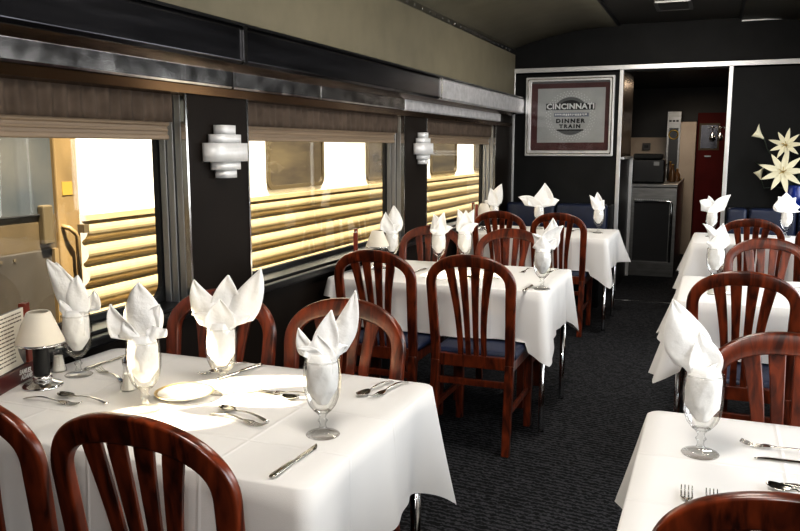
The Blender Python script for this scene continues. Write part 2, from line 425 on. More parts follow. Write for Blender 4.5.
def build_curtain(w):
    bm = BM(); rows = []
    n = int(w/0.006)
    for j in range(5):
        z = 0.115 - 0.125*j/4; row = []
        for i in range(n+1):
            y = -w/2 + w*i/n
            x = 0.008*math.sin(2*PI*y/0.062 + 0.9*math.sin(y*7)) + 0.003*math.sin(y*23+j*0.4)
            row.append(Vector((x, y, z)))
        rows.append(row)
    grid(bm, rows); return bm

def build_blind(a, b, label_c, label_b):
    w = b - a - 0.09; y = (a+b)/2 - 0.005
    o = link('pleated_valance', build_curtain(w), 'curtain', smooth=True, solid=0.002); o.location = (-2.032, y, 1.562)
    tag(o, label_c, 'curtain', 'pleated valances over the windows')
    t = thing('roller_blind', label_b, 'blind', (-2.055, y, 1.483), 0, 'roller blinds over the windows')
    bm = BM(); prism(bm, [(-0.004,0.0),(0.0,0.0),(0.0,0.066),(-0.004,0.066)], 1, -w/2, w/2); link('blind_fabric', bm, 'blind', t)
    bm = BM(); box(bm, -0.010, 0.008, -w/2, w/2, 0.0, 0.020); link('hem_bar', bm, 'blind', t, bevel=0.005)
    bm = BM(); box(bm, -0.010, 0.006, -w/2, w/2, 0.032, 0.044); link('pull_bar', bm, 'blind', t, bevel=0.005)
    bm = BM(); lathe(bm, [(0.0,-w/2),(0.010,-w/2),(0.010,w/2),(0,w/2)], 12); xf(bm, Matrix.Rotation(-PI/2,4,'X')); xf(bm, Matrix.Translation((0.0,0,0.064)))
    link('roller', bm, 'blind', t, smooth=False)

def build_sconce():
    t = thing('wall_sconce', '', 'wall lamp')
    # stacked half-round bands: heights and radii of the five tiers
    tiers = [(0.185,0.225,0.056,0.050),(0.148,0.186,0.096,0.058),(0.070,0.149,0.140,0.070),(0.035,0.071,0.086,0.058),(0.0,0.036,0.056,0.050)]
    for z0, z1, hw, dp in tiers:
        bm = BM(); rows = []
        for z in (z0, z1):
            rows.append([Vector((0.006 + dp*(max(0, 1-abs(q)**5))**0.5, hw*q, z)) for q in [math.sin(PI/2*(-1+2*k/24)) for k in range(25)]])
        grid(bm, rows); link('shade_band', bm, 'sconce', t, smooth=True, solid=0.003)
    bm = BM(); box(bm, 0.0, 0.008, -0.05, 0.05, 0.01, 0.215); link('back_plate', bm, 'steel', t)
    bm = BM(); lathe(bm, [(0,0.03),(0.014,0.03),(0.016,0.10),(0.010,0.17),(0,0.175)], 12, (0.028,0,0)); link('bulb', bm, 'shade', t, smooth=True)
    return t

# ------------------------------------------------------------------ chairs
LEAN = 0.068
def bmap(x, z):
    u = max(0.0, (z-0.46)/0.50)
    return -LEAN*u - 0.018*(1-(x/0.22)**2)*min(1, u*1.2)

def build_chair():
    t = thing('dining_chair', '', 'chair', group='slat-back dining chairs')
    N = 40; out = []; inn = []
    for k in range(9):
        q = k/8; z = 0.41 + 0.40*q; out.append((-(0.203+0.015*q), z)); inn.append((-(0.160+0.010*q), z))
    for k in range(1, N):
        a = PI - PI*k/N; c, s = math.cos(a), math.sin(a)
        out.append((0.218*math.copysign(abs(c)**0.92, c), 0.81+0.153*s**0.92)); inn.append((0.170*math.copysign(abs(c)**0.85, c), 0.81+0.094*s**0.80))
    for k in range(9):
        q = 1-k/8; z = 0.41 + 0.40*q; out.append(((0.203+0.015*q), z)); inn.append(((0.160+0.010*q), z))
    bm = BM(); S = []
    for (ox, oz), (ix, iz) in zip(out, inn):
        S.append([bm.verts.new((x, bmap(x, z)+d, z)) for x, z, d in ((ox,oz,-0.014),(ox,oz,0.014),(ix,iz,0.014),(ix,iz,-0.014))])
    for A, B in zip(S[:-1], S[1:]):
        for k in range(4): bm.faces.new([A[k], A[(k+1)%4], B[(k+1)%4], B[k]])
    bm.faces.new(S[0]); bm.faces.new(S[-1][::-1])
    link('back_frame', bm, 'wood', t, bevel=0.007, smooth=True, seg=3)
    for xb, xt, wb, wt in ((-0.058,-0.098,0.027,0.050),(-0.020,-0.033,0.026,0.046),(0.020,0.033,0.026,0.046),(0.058,0.098,0.027,0.050)):
        bm = BM(); S = []
        for k in range(15):
            q = k/14; z = 0.455 + (0.922-0.455)*q; f = max(0, (q-0.12)/0.88)**1.9
            if abs(xt) > 0.08: z = 0.455 + (0.908-0.455)*q
            x = xb + (xt-xb)*f; w = wb + (wt-wb)*f
            S.append([bm.verts.new((x+i*w/2, bmap(x, z)+j*0.006, z)) for i, j in ((-1,-1),(-1,1),(1,1),(1,-1))])
        for A, B in zip(S[:-1], S[1:]):
            for k in range(4): bm.faces.new([A[k], A[(k+1)%4], B[(k+1)%4], B[k]])
        bm.faces.new(S[0]); bm.faces.new(S[-1][::-1])
        link('back_slat', bm, 'wood', t, bevel=0.003)
    for s in (-1, 1):
        bm = BM(); bar(bm, (s*0.184, 0.0, 0.43), (s*0.184, -0.055, 0.0), 0.042, 0.036, 0.038, 0.034); link('leg', bm, 'wood', t, bevel=0.004)
        bm = BM(); bar(bm, (s*0.186, 0.40, 0.44), (s*0.186, 0.405, 0.0), 0.044, 0.044, 0.036, 0.036); link('leg', bm, 'wood', t, bevel=0.004)
    bm = BM()
    box(bm, -0.165, 0.165, -0.012, 0.016, 0.405, 0.465); box(bm, -0.168, 0.168, 0.388, 0.414, 0.395, 0.445)
    for s in (-1, 1): box(bm, s*0.186-0.012, s*0.186+0.012, 0.012, 0.385, 0.395, 0.445)
    link('seat_frame', bm, 'wood', t, bevel=0.003)
    bm = BM(); bar(bm, (-0.170,-0.014,0.335), (0.170,-0.014,0.335), 0.018, 0.032, side=(0,1,0)); link('stretcher', bm, 'wood', t, bevel=0.003)
    for s in (-1, 1):
        bm = BM(); bar(bm, (s*0.184,-0.028,0.20), (s*0.184,0.395,0.20), 0.018, 0.028); link('stretcher', bm, 'wood', t, bevel=0.003)
    bm = BM(); poly = rrect(-0.205, 0.205, 0.018, 0.430, 0.03)
    rows = []
    for z, g in ((0.447, 0.004), (0.455, 0.0), (0.470, 0.0), (0.480, 0.006), (0.485, 0.02)):
        rows.append([Vector((x*(1-g/0.2), 0.224+(y-0.224)*(1-g/0.2), z)) for x, y in poly])
    V = grid(bm, rows, closed=True); bm.faces.new(V[0][::-1]); bm.faces.new(V[-1])
    link('seat', bm, 'vinyl', t, smooth=True)
    return t
chair = Maker(build_chair)

# ------------------------------------------------------------------ tables and cloths
def build_table(x0, x1, y0, y1, label):
    cx, cy = (x0+x1)/2, (y0+y1)/2; w, d = (x1-x0)/2, (y1-y0)/2
    t = thing('dining_table', label, 'table', (cx, cy, 0), 0, 'dining tables under white cloths')
    bm = BM(); prism(bm, rrect(-w+0.012, w-0.012, -d+0.012, d-0.012, 0.02), 2, 0.715, 0.744); link('tabletop', bm, 'gal_dark', t)
    for sx in (-1, 1):
        for sy in (-1, 1):
            bm = BM(); p = (sx*(w-0.018), sy*(d-0.105), 0)
            lathe(bm, [(0,0.0),(0.016,0.0),(0.016,0.02),(0.0155,0.03),(0.0155,0.7145),(0,0.7145)], 16, p); link('leg', bm, 'chrome', t, smooth=True)
    return t

def build_cloth(x0, x1, y0, y1, label, seed, free, drop=0.262, flare=0.05, tips=None, swing=None, seats=None):
    """free = sides with a full drop out of 'x0','x1','y0','y1'"""
    rnd = random.Random(seed); cx, cy = (x0+x1)/2, (y0+y1)/2; w, d = (x1-x0)/2, (y1-y0)/2
    base = []                                                    # perimeter samples: position, normal, side, distance to nearest corner
    r = 0.034
    def side(p, q, n, nm, m):
        L = (Vector(q)-Vector(p)).length
        for k in range(m):
            f = (k+0.5)/m; pos = Vector(p).lerp(Vector(q), f); base.append((pos, Vector(n), nm, min(f, 1-f)*L, f))
    def corner(c, a0, i):
        for k in range(9):
            a = a0 + PI/2*k/8; n = Vector((math.cos(a), math.sin(a))); base.append((Vector(c)+n*r, n, 'c%d' % i, 0.0, k/8))
    side((w,-d+r),(w,d-r),(1,0),'x1',64); corner((w-r,d-r),0,0)
    side((w-r,d),(-w+r,d),(0,1),'y1',84); corner((-w+r,d-r),PI/2,1)
    side((-w,d-r),(-w,-d+r),(-1,0),'x0',64); corner((-w+r,-d+r),PI,2)
    side((-w+r,-d),(w-r,-d),(0,-1),'y0',84); corner((w-r,-d+r),1.5*PI,3)
    ends = {'c0':('x1','y1'),'c1':('y1','x0'),'c2':('x0','y0'),'c3':('y0','x1')}
    ph = [rnd.uniform(0, 6.28) for _ in range(6)]
    top = TZ + 0.002; rows = []
    for s in (0.02, 0.35, 0.7, 0.93): rows.append([Vector((p.x*s, p.y*s, top)) for p, *_ in base])
    rows.append([Vector((p.x, p.y, top-0.0005)) for p, *_ in base])
    R = 12
    arc = 0.0; prev = base[-1][0]; arcs = []
    for b in base: arc += (b[0]-prev).length; prev = b[0]; arcs.append(arc)
    tips = tips or {}
    # signed arc-distance from every corner's middle
    cen = {}
    for i in range(4):
        idx = [k for k, b in enumerate(base) if b[2] == 'c%d' % i]; cen[i] = arcs[idx[4]]
    tot = arcs[-1]
    for j in range(1, R+1):
        q = j/R; row = []
        for (p, n, nm, dc, f), a in zip(base, arcs):
            fr = (nm in free) if nm[0] != 'c' else all(e in free for e in ends[nm])
            dr = drop if fr else 0.10
            off = 0.006 + (0.010 + 0.007*math.sin(a*17+ph[0]) + 0.004*math.sin(a*41+ph[1]))*q
            if swing and nm in swing: off += swing[nm]*q*(1-0.35*math.cos(2*PI*f))
            pl = 0.5+0.5*math.sin(a*9.5+ph[2]); off += 0.016*(pl**4)*q
            nn = n.copy(); ex = Vector((0,0)); extra = 0.0
            if fr:
                for i in range(4):
                    if not all(e in free for e in ends['c%d' % i]): continue
                    ds = (a - cen[i] + tot/2) % tot - tot/2
                    fl, tip = tips.get(i, (flare, 0.13))
                    g = math.exp(-(abs(ds)/0.075)**1.5); diag = Vector(((1,1),(-1,1),(-1,-1),(1,-1))[i]).normalized()
                    ex += diag*fl*g*q**1.1
                    # the cloth beside a corner fold tucks back in
                    gi = math.exp(-((abs(ds)-0.17)/0.07)**2); ex -= n*0.014*gi*q
                    extra += tip*math.exp(-(abs(ds)/0.085)**1.2)
            z = top - (dr+extra)*q
            if j == 1: z = top - 0.004; off = 0.005; ex = ex*0.15
            v = p + nn*off + ex
            if seats:                                             # the hem rests on a seat pushed under the table
                for sn, xs in seats.items():
                    if (v.y < -d+0.03 if sn == 'y0' else v.y > d-0.03) and any(abs(v.x+cx-xc) < 0.222 for xc in xs): z = max(z, 0.494)
            row.append(Vector((v.x, v.y, z)))
        rows.append(row)
    bm = BM(); V = grid(bm, rows, closed=True); bm.faces.new(V[0][::-1])
    o = link('tablecloth', bm, 'cloth', smooth=True); o.location = (cx, cy, 0)
    return tag(o, label, 'tablecloth', 'white tablecloths')

# ------------------------------------------------------------------ tableware
BOWL = [(0.010,0.056),(0.022,0.063),(0.033,0.077),(0.041,0.097),(0.0455,0.122),(0.0465,0.148),(0.0450,0.170),(0.0425,0.190)]
def thin_glass():
    m, nt, b = new_mat('thin_goblet_glass'); nt.nodes.remove(b); out = nt.nodes['Material Output']
    tr = nt.nodes.new('ShaderNodeBsdfTransparent'); lw = nt.nodes.new('ShaderNodeLayerWeight'); lw.inputs['Blend'].default_value = 0.28
    rp = nt.nodes.new('ShaderNodeValToRGB'); rp.color_ramp.elements[0].color = (0.99,0.99,0.985,1); rp.color_ramp.elements[1].color = (0.50,0.49,0.46,1)
    rp.color_ramp.elements[0].position = 0.35; rp.color_ramp.elements[1].position = 0.95
    gl = nt.nodes.new('ShaderNodeBsdfGlossy'); gl.inputs['Roughness'].default_value = 0.03
    mx = nt.nodes.new('ShaderNodeMixShader'); mu = nt.nodes.new('ShaderNodeMath'); mu.operation = 'MULTIPLY_ADD'; mu.inputs[1].default_value = 0.40; mu.inputs[2].default_value = 0.04
    nt.links.new(lw.outputs['Facing'], rp.inputs['Fac']); nt.links.new(rp.outputs['Color'], tr.inputs['Color'])
    nt.links.new(lw.outputs['Fresnel'], mu.inputs[0]); nt.links.new(mu.outputs[0], mx.inputs[0])
    nt.links.new(tr.outputs[0], mx.inputs[1]); nt.links.new(gl.outputs[0], mx.inputs[2]); nt.links.new(mx.outputs[0], out.inputs['Surface'])
    return m
M['thin'] = thin_glass()
def build_goblet():
    t = thing('water_goblet', '', 'goblet', group='stemmed water goblets')
    bm = BM(); lathe(bm, BOWL, 32); link('bowl', bm, 'thin', t, smooth=True)
    bm = BM(); lathe(bm, [(0.0435,0.189),(0.0425,0.1915),(0.0415,0.189),(0.0425,0.1875)], 32, close=True); link('rim', bm, 'thin', t, smooth=True)
    bm = BM(); lathe(bm, [(0,0.0),(0.040,0.0),(0.042,0.002),(0.040,0.004),(0.024,0.008),(0.011,0.014),(0.0075,0.024),(0.0075,0.030),(0.0125,0.037),(0.0075,0.044),(0.0085,0.050),(0.016,0.058),(0.020,0.062),(0.0,0.060)], 28)
    link('stem', bm, 'thin', t, smooth=True)
    return t
goblet = Maker(build_goblet)

RV = Vector((0.9294, 0.3690, 0)); UV = Vector((0,0,1)); DV = Vector((-0.3690, 0.9294, 0))
def br(z):
    for (r0,z0),(r1,z1) in zip(BOWL[:-1], BOWL[1:]):
        if z0 <= z <= z1: return r0+(r1-r0)*(z-z0)/(z1-z0)
    return BOWL[-1][0]

def build_napkin(key, loc, label, petals):
    rnd = random.Random(key)
    t = thing('folded_napkin', label, 'napkin', (loc[0], loc[1], loc[2]+0.19), 0, 'white napkins standing in goblets')
    bm = BM(); rows = []; p1, p2 = rnd.uniform(0,6), rnd.uniform(0,6)
    for k in range(15):
        z = 0.080 + 0.125*k/14
        rr = max(0.012, (br(min(z,0.19))-0.004)) * (0.50+0.50*min(1,(k/4.0))) if z < 0.19 else 0.0355
        if z >= 0.19: rr = 0.0355 - (z-0.19)*0.55
        row = []
        for i in range(40):
            a = 2*PI*i/40
            g = 1 - 0.085*abs(math.sin(2.5*a+p1+z*26)) - 0.05*abs(math.sin(4*a+p2-z*35))
            row.append(Vector((rr*g*math.cos(a), rr*g*math.sin(a), z-0.19)))
        rows.append(row)
    V = grid(bm, rows, closed=True); bm.faces.new(V[0][::-1]); bm.faces.new(V[-1])
    link('gathered_body', bm, 'napkin', t, smooth=True)
    for n, (tx, tz, bx_, bz, w, bulge, dep) in enumerate(petals):
        bm = BM(); rows = []
        T = Vector((tx, tz)); B = Vector((bx_, bz)); ax = (T-B); L = ax.length; nrm = Vector((ax.y, -ax.x))/L
        C = (T+B)/2 + nrm*bulge*-2
        cup = (0.30 if n % 2 == 0 else -0.22) * w; fold = rnd.uniform(0.08, 0.2)*w*(1 if n % 2 else -1)
        tipd = rnd.uniform(-0.008, 0.012)
        ins = 0.027                                               # how far the foot of the leaf may stand from the stem axis
        for k in range(17):
            u = k/16
            c = B*(1-u)**2 + C*2*u*(1-u) + T*u*u
            tg = (C-B)*(1-u) + (T-C)*u; tg.normalize(); sd = Vector((tg.y, -tg.x))
            sh = 0.66+0.34*math.sin(PI/2*min(1, u/0.45)) if u < 0.45 else max(0.025, 1-((u-0.45)/0.55)**1.35)**0.92
            row = []
            for i in range(-6, 7):
                v = i/6
                ww = w/2*sh*(1+0.06*math.sin(5*u+v*3+p1))
                q = c + sd*v*ww
                dd = dep*(1-0.3*u) + tipd*u*u + cup*v*v*sh + fold*abs(v)*sh + 0.0025*math.sin(9*u+4*v+n)
                P = RV*q.x + UV*q.y + DV*dd
                if P.z < 0.010:                                   # keep the foot inside the bowl
                    h = math.hypot(P.x, P.y); lim = (br(max(0.075, min(0.19, 0.19+P.z)))-0.0065)
                    if h > lim: P.x *= lim/h; P.y *= lim/h
                row.append(P)
            rows.append(row)
        grid(bm, rows); link('leaf_fold', bm, 'napkin', t, smooth=True, solid=0.0018)
    return t

def build_spoon():
    t = BM()
    rows = []
    for k in range(13):
        u = k/12; x = 0.0 + 0.055*u; w = 0.0185*math.sqrt(max(0, 1-(2*u-1)**2))*(1.05-0.2*(u)); w = max(w, 0.0025)
        rows.append([Vector((x, w*v, 0.002 + 0.006*(v*v) + 0.004*(2*u-1)**2)) for v in [-1,-.6,-.2,.2,.6,1]])
    for k in range(1, 15):
        u = k/14; x = 0.055 + 0.125*u; w = 0.0025 + 0.0045*u**2; z = 0.006 + 0.008*math.sin(PI*min(1,u*1.0)) - 0.004*u
        rows.append([Vector((x, w*v, z+0.0006*(1-v*v))) for v in [-1,-.6,-.2,.2,.6,1]])
    grid(t, rows); o = link('spoon', t, 'cutlery', smooth=True, solid=0.0016)
    return tag(o, '', 'spoon')
def build_fork():
    t = BM(); rows = []
    for k in range(7):
        u = k/6; x = 0.048 + 0.026*u; w = 0.0125 - 0.0095*u**1.4
        rows.append([Vector((x, w*v, 0.003 + 0.003*u + 0.002*v*v)) for v in [-1,-.5,0,.5,1]])
    for k in range(1, 15):
        u = k/14; x = 0.074 + 0.116*u; w = 0.003 + 0.0045*u**2; z = 0.006 + 0.008*math.sin(PI*u) - 0.004*u
        rows.append([Vector((x, w*v, z+0.0006*(1-v*v))) for v in [-1,-.5,0,.5,1]])
    grid(t, rows)
    for i in range(4):
        y = -0.0105 + 0.007*i
        grid(t, [[Vector((0.05-0.05*u, y+s*0.0017*(1-0.4*u), 0.004-0.003*math.sin(PI*u*0.9)+0.006*u*u)) for s in (-1,0,1)] for u in [0,.2,.4,.6,.8,1]])
    o = link('fork', t, 'cutlery', smooth=True, solid=0.0015)
    return tag(o, '', 'fork')
def build_knife():
    t = thing('table_knife', '', 'knife')
    bm = BM(); rows = []
    for k in range(15):
        u = k/14; x = 0.11*u; w = 0.010*(min(1, u/0.25))**0.6*(1-0.25*u); w = max(w, 0.001)
        rows.append([Vector((x, -0.006, 0.0022)), Vector((x, -0.006+w*0.9, 0.0028)), Vector((x, -0.006+w*1.7, 0.0020))])
    grid(bm, rows); link('blade', bm, 'cutlery', t, smooth=True, solid=0.0014)
    bm = BM(); rows = []
    for k in range(11):
        u = k/10; x = 0.11+0.10*u; w = 0.0065+0.0035*u; h = 0.0032+0.001*u
        if k in (0, 10): w *= 0.5; h *= 0.5
        rows.append([Vector((x, w*math.cos(a), 0.0042+h*math.sin(a))) for a in [2*PI*i/12 for i in range(12)]])
    V = grid(bm, rows, closed=True); bm.faces.new(V[0]); bm.faces.new(V[-1][::-1]); link('handle', bm, 'cutlery', t, smooth=True)
    return t
spoon, fork, knife = Maker(build_spoon), Maker(build_fork), Maker(build_knife)
def lay(kind, head, end, label, z=0.7535):
    mk = {'spoon':spoon,'fork':fork,'knife':knife}[kind]
    return mk((head[0], head[1], z), math.atan2(end[1]-head[1], end[0]-head[0]), label, {'spoon':'table spoons','fork':'table forks','knife':'table knives'}[kind])

def build_lamp():
    t = thing('table_lamp', '', 'lamp', group='small table lamps')
    bm = BM(); lathe(bm, [(0,0),(0.056,0.0),(0.058,0.004),(0.053,0.009),(0.035,0.014),(0.024,0.022),(0,0.022)], 32); link('base', bm, 'chrome', t, smooth=True)
    bm = BM(); lathe(bm, [(0,0.022),(0.026,0.022),(0.028,0.028),(0.026,0.034),(0.024,0.036),(0,0.036)], 28); link('collar', bm, 'chrome', t, smooth=True)
    bm = BM(); lathe(bm, [(0,0.036),(0.0215,0.036),(0.0230,0.045),(0.0225,0.11),(0.0205,0.120),(0,0.120)], 28); link('pole', bm, 'rubber', t, smooth=True)
    bm = BM(); lathe(bm, [(0,0.1205),(0.020,0.1205),(0.014,0.145),(0.010,0.165),(0,0.165)], 24); link('neck', bm, 'chrome', t, smooth=True)
    bm = BM(); lathe(bm, [(0.068,0.132),(0.067,0.136),(0.033,0.222),(0.030,0.225),(0.028,0.223)], 40); link('lamp_shade', bm, 'shade', t, smooth=True, solid=0.002)
    bm = BM(); lathe(bm, [(0.0685,0.129),(0.0695,0.132),(0.0685,0.136),(0.0665,0.132)], 40, close=True); link('shade_ring', bm, 'chrome', t, smooth=True)
    bm = BM(); tube(bm, [(-0.067,0,0.133),(0.067,0,0.133)], 0.0018, 6); tube(bm, [(0,-0.067,0.133),(0,0.067,0.133)], 0.0018, 6); link('shade_carrier', bm, 'chrome', t)
    return t
lamp = Maker(build_lamp)

def build_menu():
    """upright card holder: local x runs along the card, y is its thickness"""
    t = thing('menu_holder', '', 'menu holder', group='red wooden menu holders')
    bm = BM(); box(bm, -0.20, 0.045, -0.014, 0.014, 0.0, 0.050); link('base', bm, 'darkred', t, bevel=0.003)
    bm = BM(); box(bm, 0.012, 0.040, -0.011, 0.011, 0.050, 0.232); link('post', bm, 'redwood', t, bevel=0.002)
    bm = BM(); box(bm, -0.20, -0.175, -0.011, 0.011, 0.050, 0.232); link('post', bm, 'redwood', t, bevel=0.002)
    bm = BM(); box(bm, -0.175, 0.012, -0.003, 0.003, 0.046, 0.222); pic = link('picture_panel', bm, 'photo', t)
    bm = BM(); poly = [(-0.174,0.052),(-0.005,0.052),(-0.022,0.075),(-0.034,0.10),(-0.035,0.125),(-0.026,0.150),(-0.010,0.170),(0.011,0.185),(0.011,0.221),(-0.174,0.221)]
    prism(bm, poly, 1, -0.0045, -0.0032); card = link('menu_card', bm, 'paper', t)
    bm = BM(); rnd = random.Random(3)
    for k in range(13):
        z = 0.208 - k*0.0115; x = -0.165; lim = -0.05 if z < 0.18 else -0.005
        while x < lim:
            l = rnd.uniform(0.006, 0.02); box(bm, x, min(x+l, lim), -0.0052, -0.0046, z, z+0.0035); x += l + 0.004
    link('printed_lines', bm, 'ink', card)
    b2 = BM()
    for s, zz, xx in (('SAMUEL', 0.031, 0.0), ('ADAMS', 0.014, 0.005)):
        tb = text_bm(s, 0.020, 0.0004, shear=0.25, bold=0.0006); xf(tb, Matrix.Translation((-0.02+xx, -0.0148, zz)) @ Matrix.Rotation(0.10,4,'Y') @ Matrix.Rotation(PI/2,4,'X'))
        me = bpy.data.meshes.new('t'); tb.to_mesh(me); tb.free(); b2.from_mesh(me); bpy.data.meshes.remove(me)
    link('lettering', b2, 'white', t)
    return t
menu = Maker(build_menu)

def build_shaker():
    t = thing('salt_shaker', '', 'shaker', group='glass salt and pepper shakers')
    bm = BM(); lathe(bm, [(0,0),(0.024,0.0),(0.024,0.008),(0.019,0.020),(0.014,0.060),(0.0135,0.075),(0,0.075)], 10); link('body', bm, 'thin', t)
    bm = BM(); lathe(bm, [(0,0.003),(0.020,0.003),(0.017,0.020),(0.0125,0.050),(0,0.050)], 10); link('contents', bm, 'china', t)
    bm = BM(); lathe(bm, [(0,0.075),(0.0145,0.075),(0.0155,0.080),(0.0145,0.094),(0.009,0.101),(0,0.102)], 20); link('cap', bm, 'chrome', t, smooth=True)
    return t
shaker = Maker(build_shaker)

def build_plate():
    t = thing('saucer', '', 'plate')
    bm = BM(); lathe(bm, [(0,0.004),(0.046,0.004),(0.052,0.008),(0.078,0.016),(0.082,0.0175),(0.083,0.0165),(0.080,0.0135),(0.052,0.003),(0.044,0.0),(0,0.0)], 48); link('dish', bm, 'china', t, smooth=True)
    bm = BM(); lathe(bm, [(0.0735,0.0150),(0.0808,0.0178),(0.0832,0.0172),(0.0828,0.0162)], 48); link('rim_band', bm, 'gold', t, smooth=True)
    return t
plate = Maker(build_plate)
PETALS = {
  'g1': [(-0.0769, 0.1723, 0.0031, -0.0185, 0.0892, -0.0062, 0.01), (-0.0523, 0.1631, 0.0031, -0.0185, 0.0677, -0.0062, 0.018), (0.0123, 0.1231, 0.0062, -0.0123, 0.0831, 0.0062, -0.004), (0.0585, 0.0769, 0.0154, -0.0185, 0.0615, -0.0123, 0.018), (-0.0431, 0.0492, -0.0092, -0.0277, 0.0431, 0.0, -0.014), (0.0462, 0.0123, 0.0092, -0.0585, 0.08, 0.0092, -0.02)],
  'g2': [(-0.008, 0.1569, -0.0027, -0.008, 0.1117, 0.0, 0.012), (-0.0771, 0.1011, -0.0133, -0.0213, 0.0691, 0.0106, -0.006), (0.0665, 0.0319, 0.0133, 0.0106, 0.0585, -0.0053, -0.012), (0.0452, 0.0957, 0.008, -0.008, 0.0585, 0.008, 0.02), (-0.0452, 0.0532, -0.0027, -0.0266, 0.0638, 0.0106, -0.02)],
  'g3': [(-0.0743, 0.1371, 0.0029, -0.0057, 0.0857, 0.0143, 0.006), (0.0257, 0.1514, 0.0086, -0.0114, 0.0971, 0.0, 0.016), (0.12, 0.1714, 0.0143, -0.0114, 0.0914, -0.0114, 0.0), (-0.08, 0.04, -0.0029, -0.0286, 0.0571, -0.0143, -0.012), (0.0886, 0.0343, 0.0143, -0.0229, 0.0686, 0.0143, -0.012), (0.0029, 0.0857, 0.0029, -0.0343, 0.0971, 0.0, -0.02)],
  'g4': [(0.0825, 0.1699, 0.0097, -0.0121, 0.0583, -0.0121, 0.006), (0.0243, 0.1214, 0.0, -0.0121, 0.0631, 0.0, -0.006), (-0.0558, 0.0777, -0.0049, -0.017, 0.0437, 0.0097, 0.0), (-0.0558, 0.0316, -0.0049, -0.0267, 0.0437, -0.0146, -0.012), (0.0631, 0.034, 0.0146, -0.0218, 0.0485, 0.0146, -0.012), (-0.0097, 0.0631, 0.0, -0.0413, 0.0825, 0.0, -0.02)],
  'R1': [(-0.0818, 0.1727, -0.0045, -0.0114, 0.0955, 0.0, 0.006), (0.0386, 0.025, 0.0091, -0.0386, 0.0545, 0.0068, -0.006), (-0.0614, 0.1523, 0.0045, -0.025, 0.0909, -0.0045, 0.014), (-0.0159, 0.0977, 0.0045, -0.0295, 0.0773, -0.0045, 0.002)],
  'g5': [(0.0116, 0.1686, -0.0058, -0.0174, 0.1047, -0.0116, 0.006), (-0.0349, 0.1279, -0.0058, -0.0291, 0.0814, 0.0116, -0.008), (0.0523, 0.0523, 0.0, -0.0291, 0.0698, 0.0174, 0.0)],
  'g6': [(-0.0298, 0.119, -0.006, -0.0357, 0.0952, -0.0119, 0.006), (0.0298, 0.131, 0.0, -0.0357, 0.0833, 0.006, -0.005), (0.0833, 0.0417, 0.006, -0.0476, 0.0833, 0.0298, 0.01), (-0.0536, 0.0298, -0.006, -0.0595, 0.0833, -0.0238, -0.012), (0.006, 0.0714, 0.0, -0.0833, 0.119, 0.0, -0.02)],
  'g7': [(-0.0427, 0.1463, -0.0061, -0.0366, 0.0854, -0.0122, 0.004), (0.0061, 0.1402, 0.0, -0.0366, 0.0976, 0.0, -0.006), (0.0549, 0.1463, 0.0061, -0.0366, 0.0854, 0.0122, 0.008), (0.0793, 0.061, 0.0061, -0.061, 0.0854, 0.0366, -0.01), (-0.0488, 0.0244, -0.0061, -0.0671, 0.0732, -0.0244, -0.014)],
  'g8': [(0.0443, 0.1675, -0.0049, -0.0296, 0.0985, -0.0197, 0.006), (0.0985, 0.1281, 0.0049, -0.0394, 0.0887, 0.0246, -0.004), (-0.0542, 0.0887, -0.0049, -0.0493, 0.0788, -0.0246, 0.012), (0.0788, 0.069, 0.0049, -0.0591, 0.069, 0.0197, -0.014), (-0.0049, 0.0788, -0.0049, -0.0788, 0.1182, 0.0, -0.02)],
  'n492': [(0.0619, 0.1947, 0.0, -0.0442, 0.1239, 0.0088, 0.004), (-0.0354, 0.1593, -0.0088, -0.0442, 0.1062, -0.0088, -0.006), (-0.0885, 0.0442, -0.0177, -0.0619, 0.1239, -0.0177, -0.01)],
  'n540': [(-0.1826, 0.087, -0.0174, -0.0609, 0.113, -0.0348, 0.0), (0.0435, 0.2087, 0.0, -0.0609, 0.1739, -0.0174, 0.006), (0.1739, 0.0609, 0.0174, -0.0609, 0.1391, 0.0261, -0.006), (-0.1043, 0.087, -0.0174, -0.0783, 0.1217, -0.0174, -0.012)],
  'n598': [(-0.0826, 0.124, -0.0083, -0.0413, 0.0661, -0.0165, 0.0), (-0.0165, 0.1488, 0.0, -0.0413, 0.0992, 0.0, 0.006), (0.0413, 0.0826, 0.0083, -0.0496, 0.0992, 0.0165, -0.006)],
  'R2': [(-0.0765, 0.1276, -0.0051, -0.0255, 0.051, -0.0306, 0.0), (0.0357, 0.1276, 0.0051, -0.0408, 0.102, 0.0051, 0.008), (0.0612, 0.0357, 0.0102, -0.0561, 0.0918, 0.0204, -0.006), (-0.0612, 0.0357, -0.0051, -0.0561, 0.0816, -0.0204, -0.012), (-0.0051, 0.0765, 0.0, -0.0765, 0.1122, 0.0, -0.02)],
  'R3': [(-0.1032, 0.0952, 0.0, -0.0317, 0.127, -0.0238, 0.0), (0.1349, 0.1429, 0.0159, -0.0397, 0.1032, 0.0238, -0.004), (-0.0317, 0.1349, 0.0, -0.0397, 0.0952, -0.0079, 0.008), (0.0714, 0.0397, 0.0079, -0.0556, 0.127, 0.0238, -0.012)],
  'R3b': [(-0.0161, 0.1613, 0.0, -0.0323, 0.1774, 0.0, 0.006), (-0.1048, 0.0645, -0.0081, -0.0484, 0.1452, -0.0323, -0.004), (0.0968, 0.0484, 0.0081, -0.0484, 0.1452, 0.0323, -0.006), (-0.0726, 0.129, -0.0081, -0.0323, 0.129, -0.0161, 0.012), (0.0645, 0.121, 0.0081, -0.0323, 0.129, 0.0161, 0.016), (-0.0081, 0.0565, 0.0, -0.0645, 0.2097, 0.0, -0.014)],
}
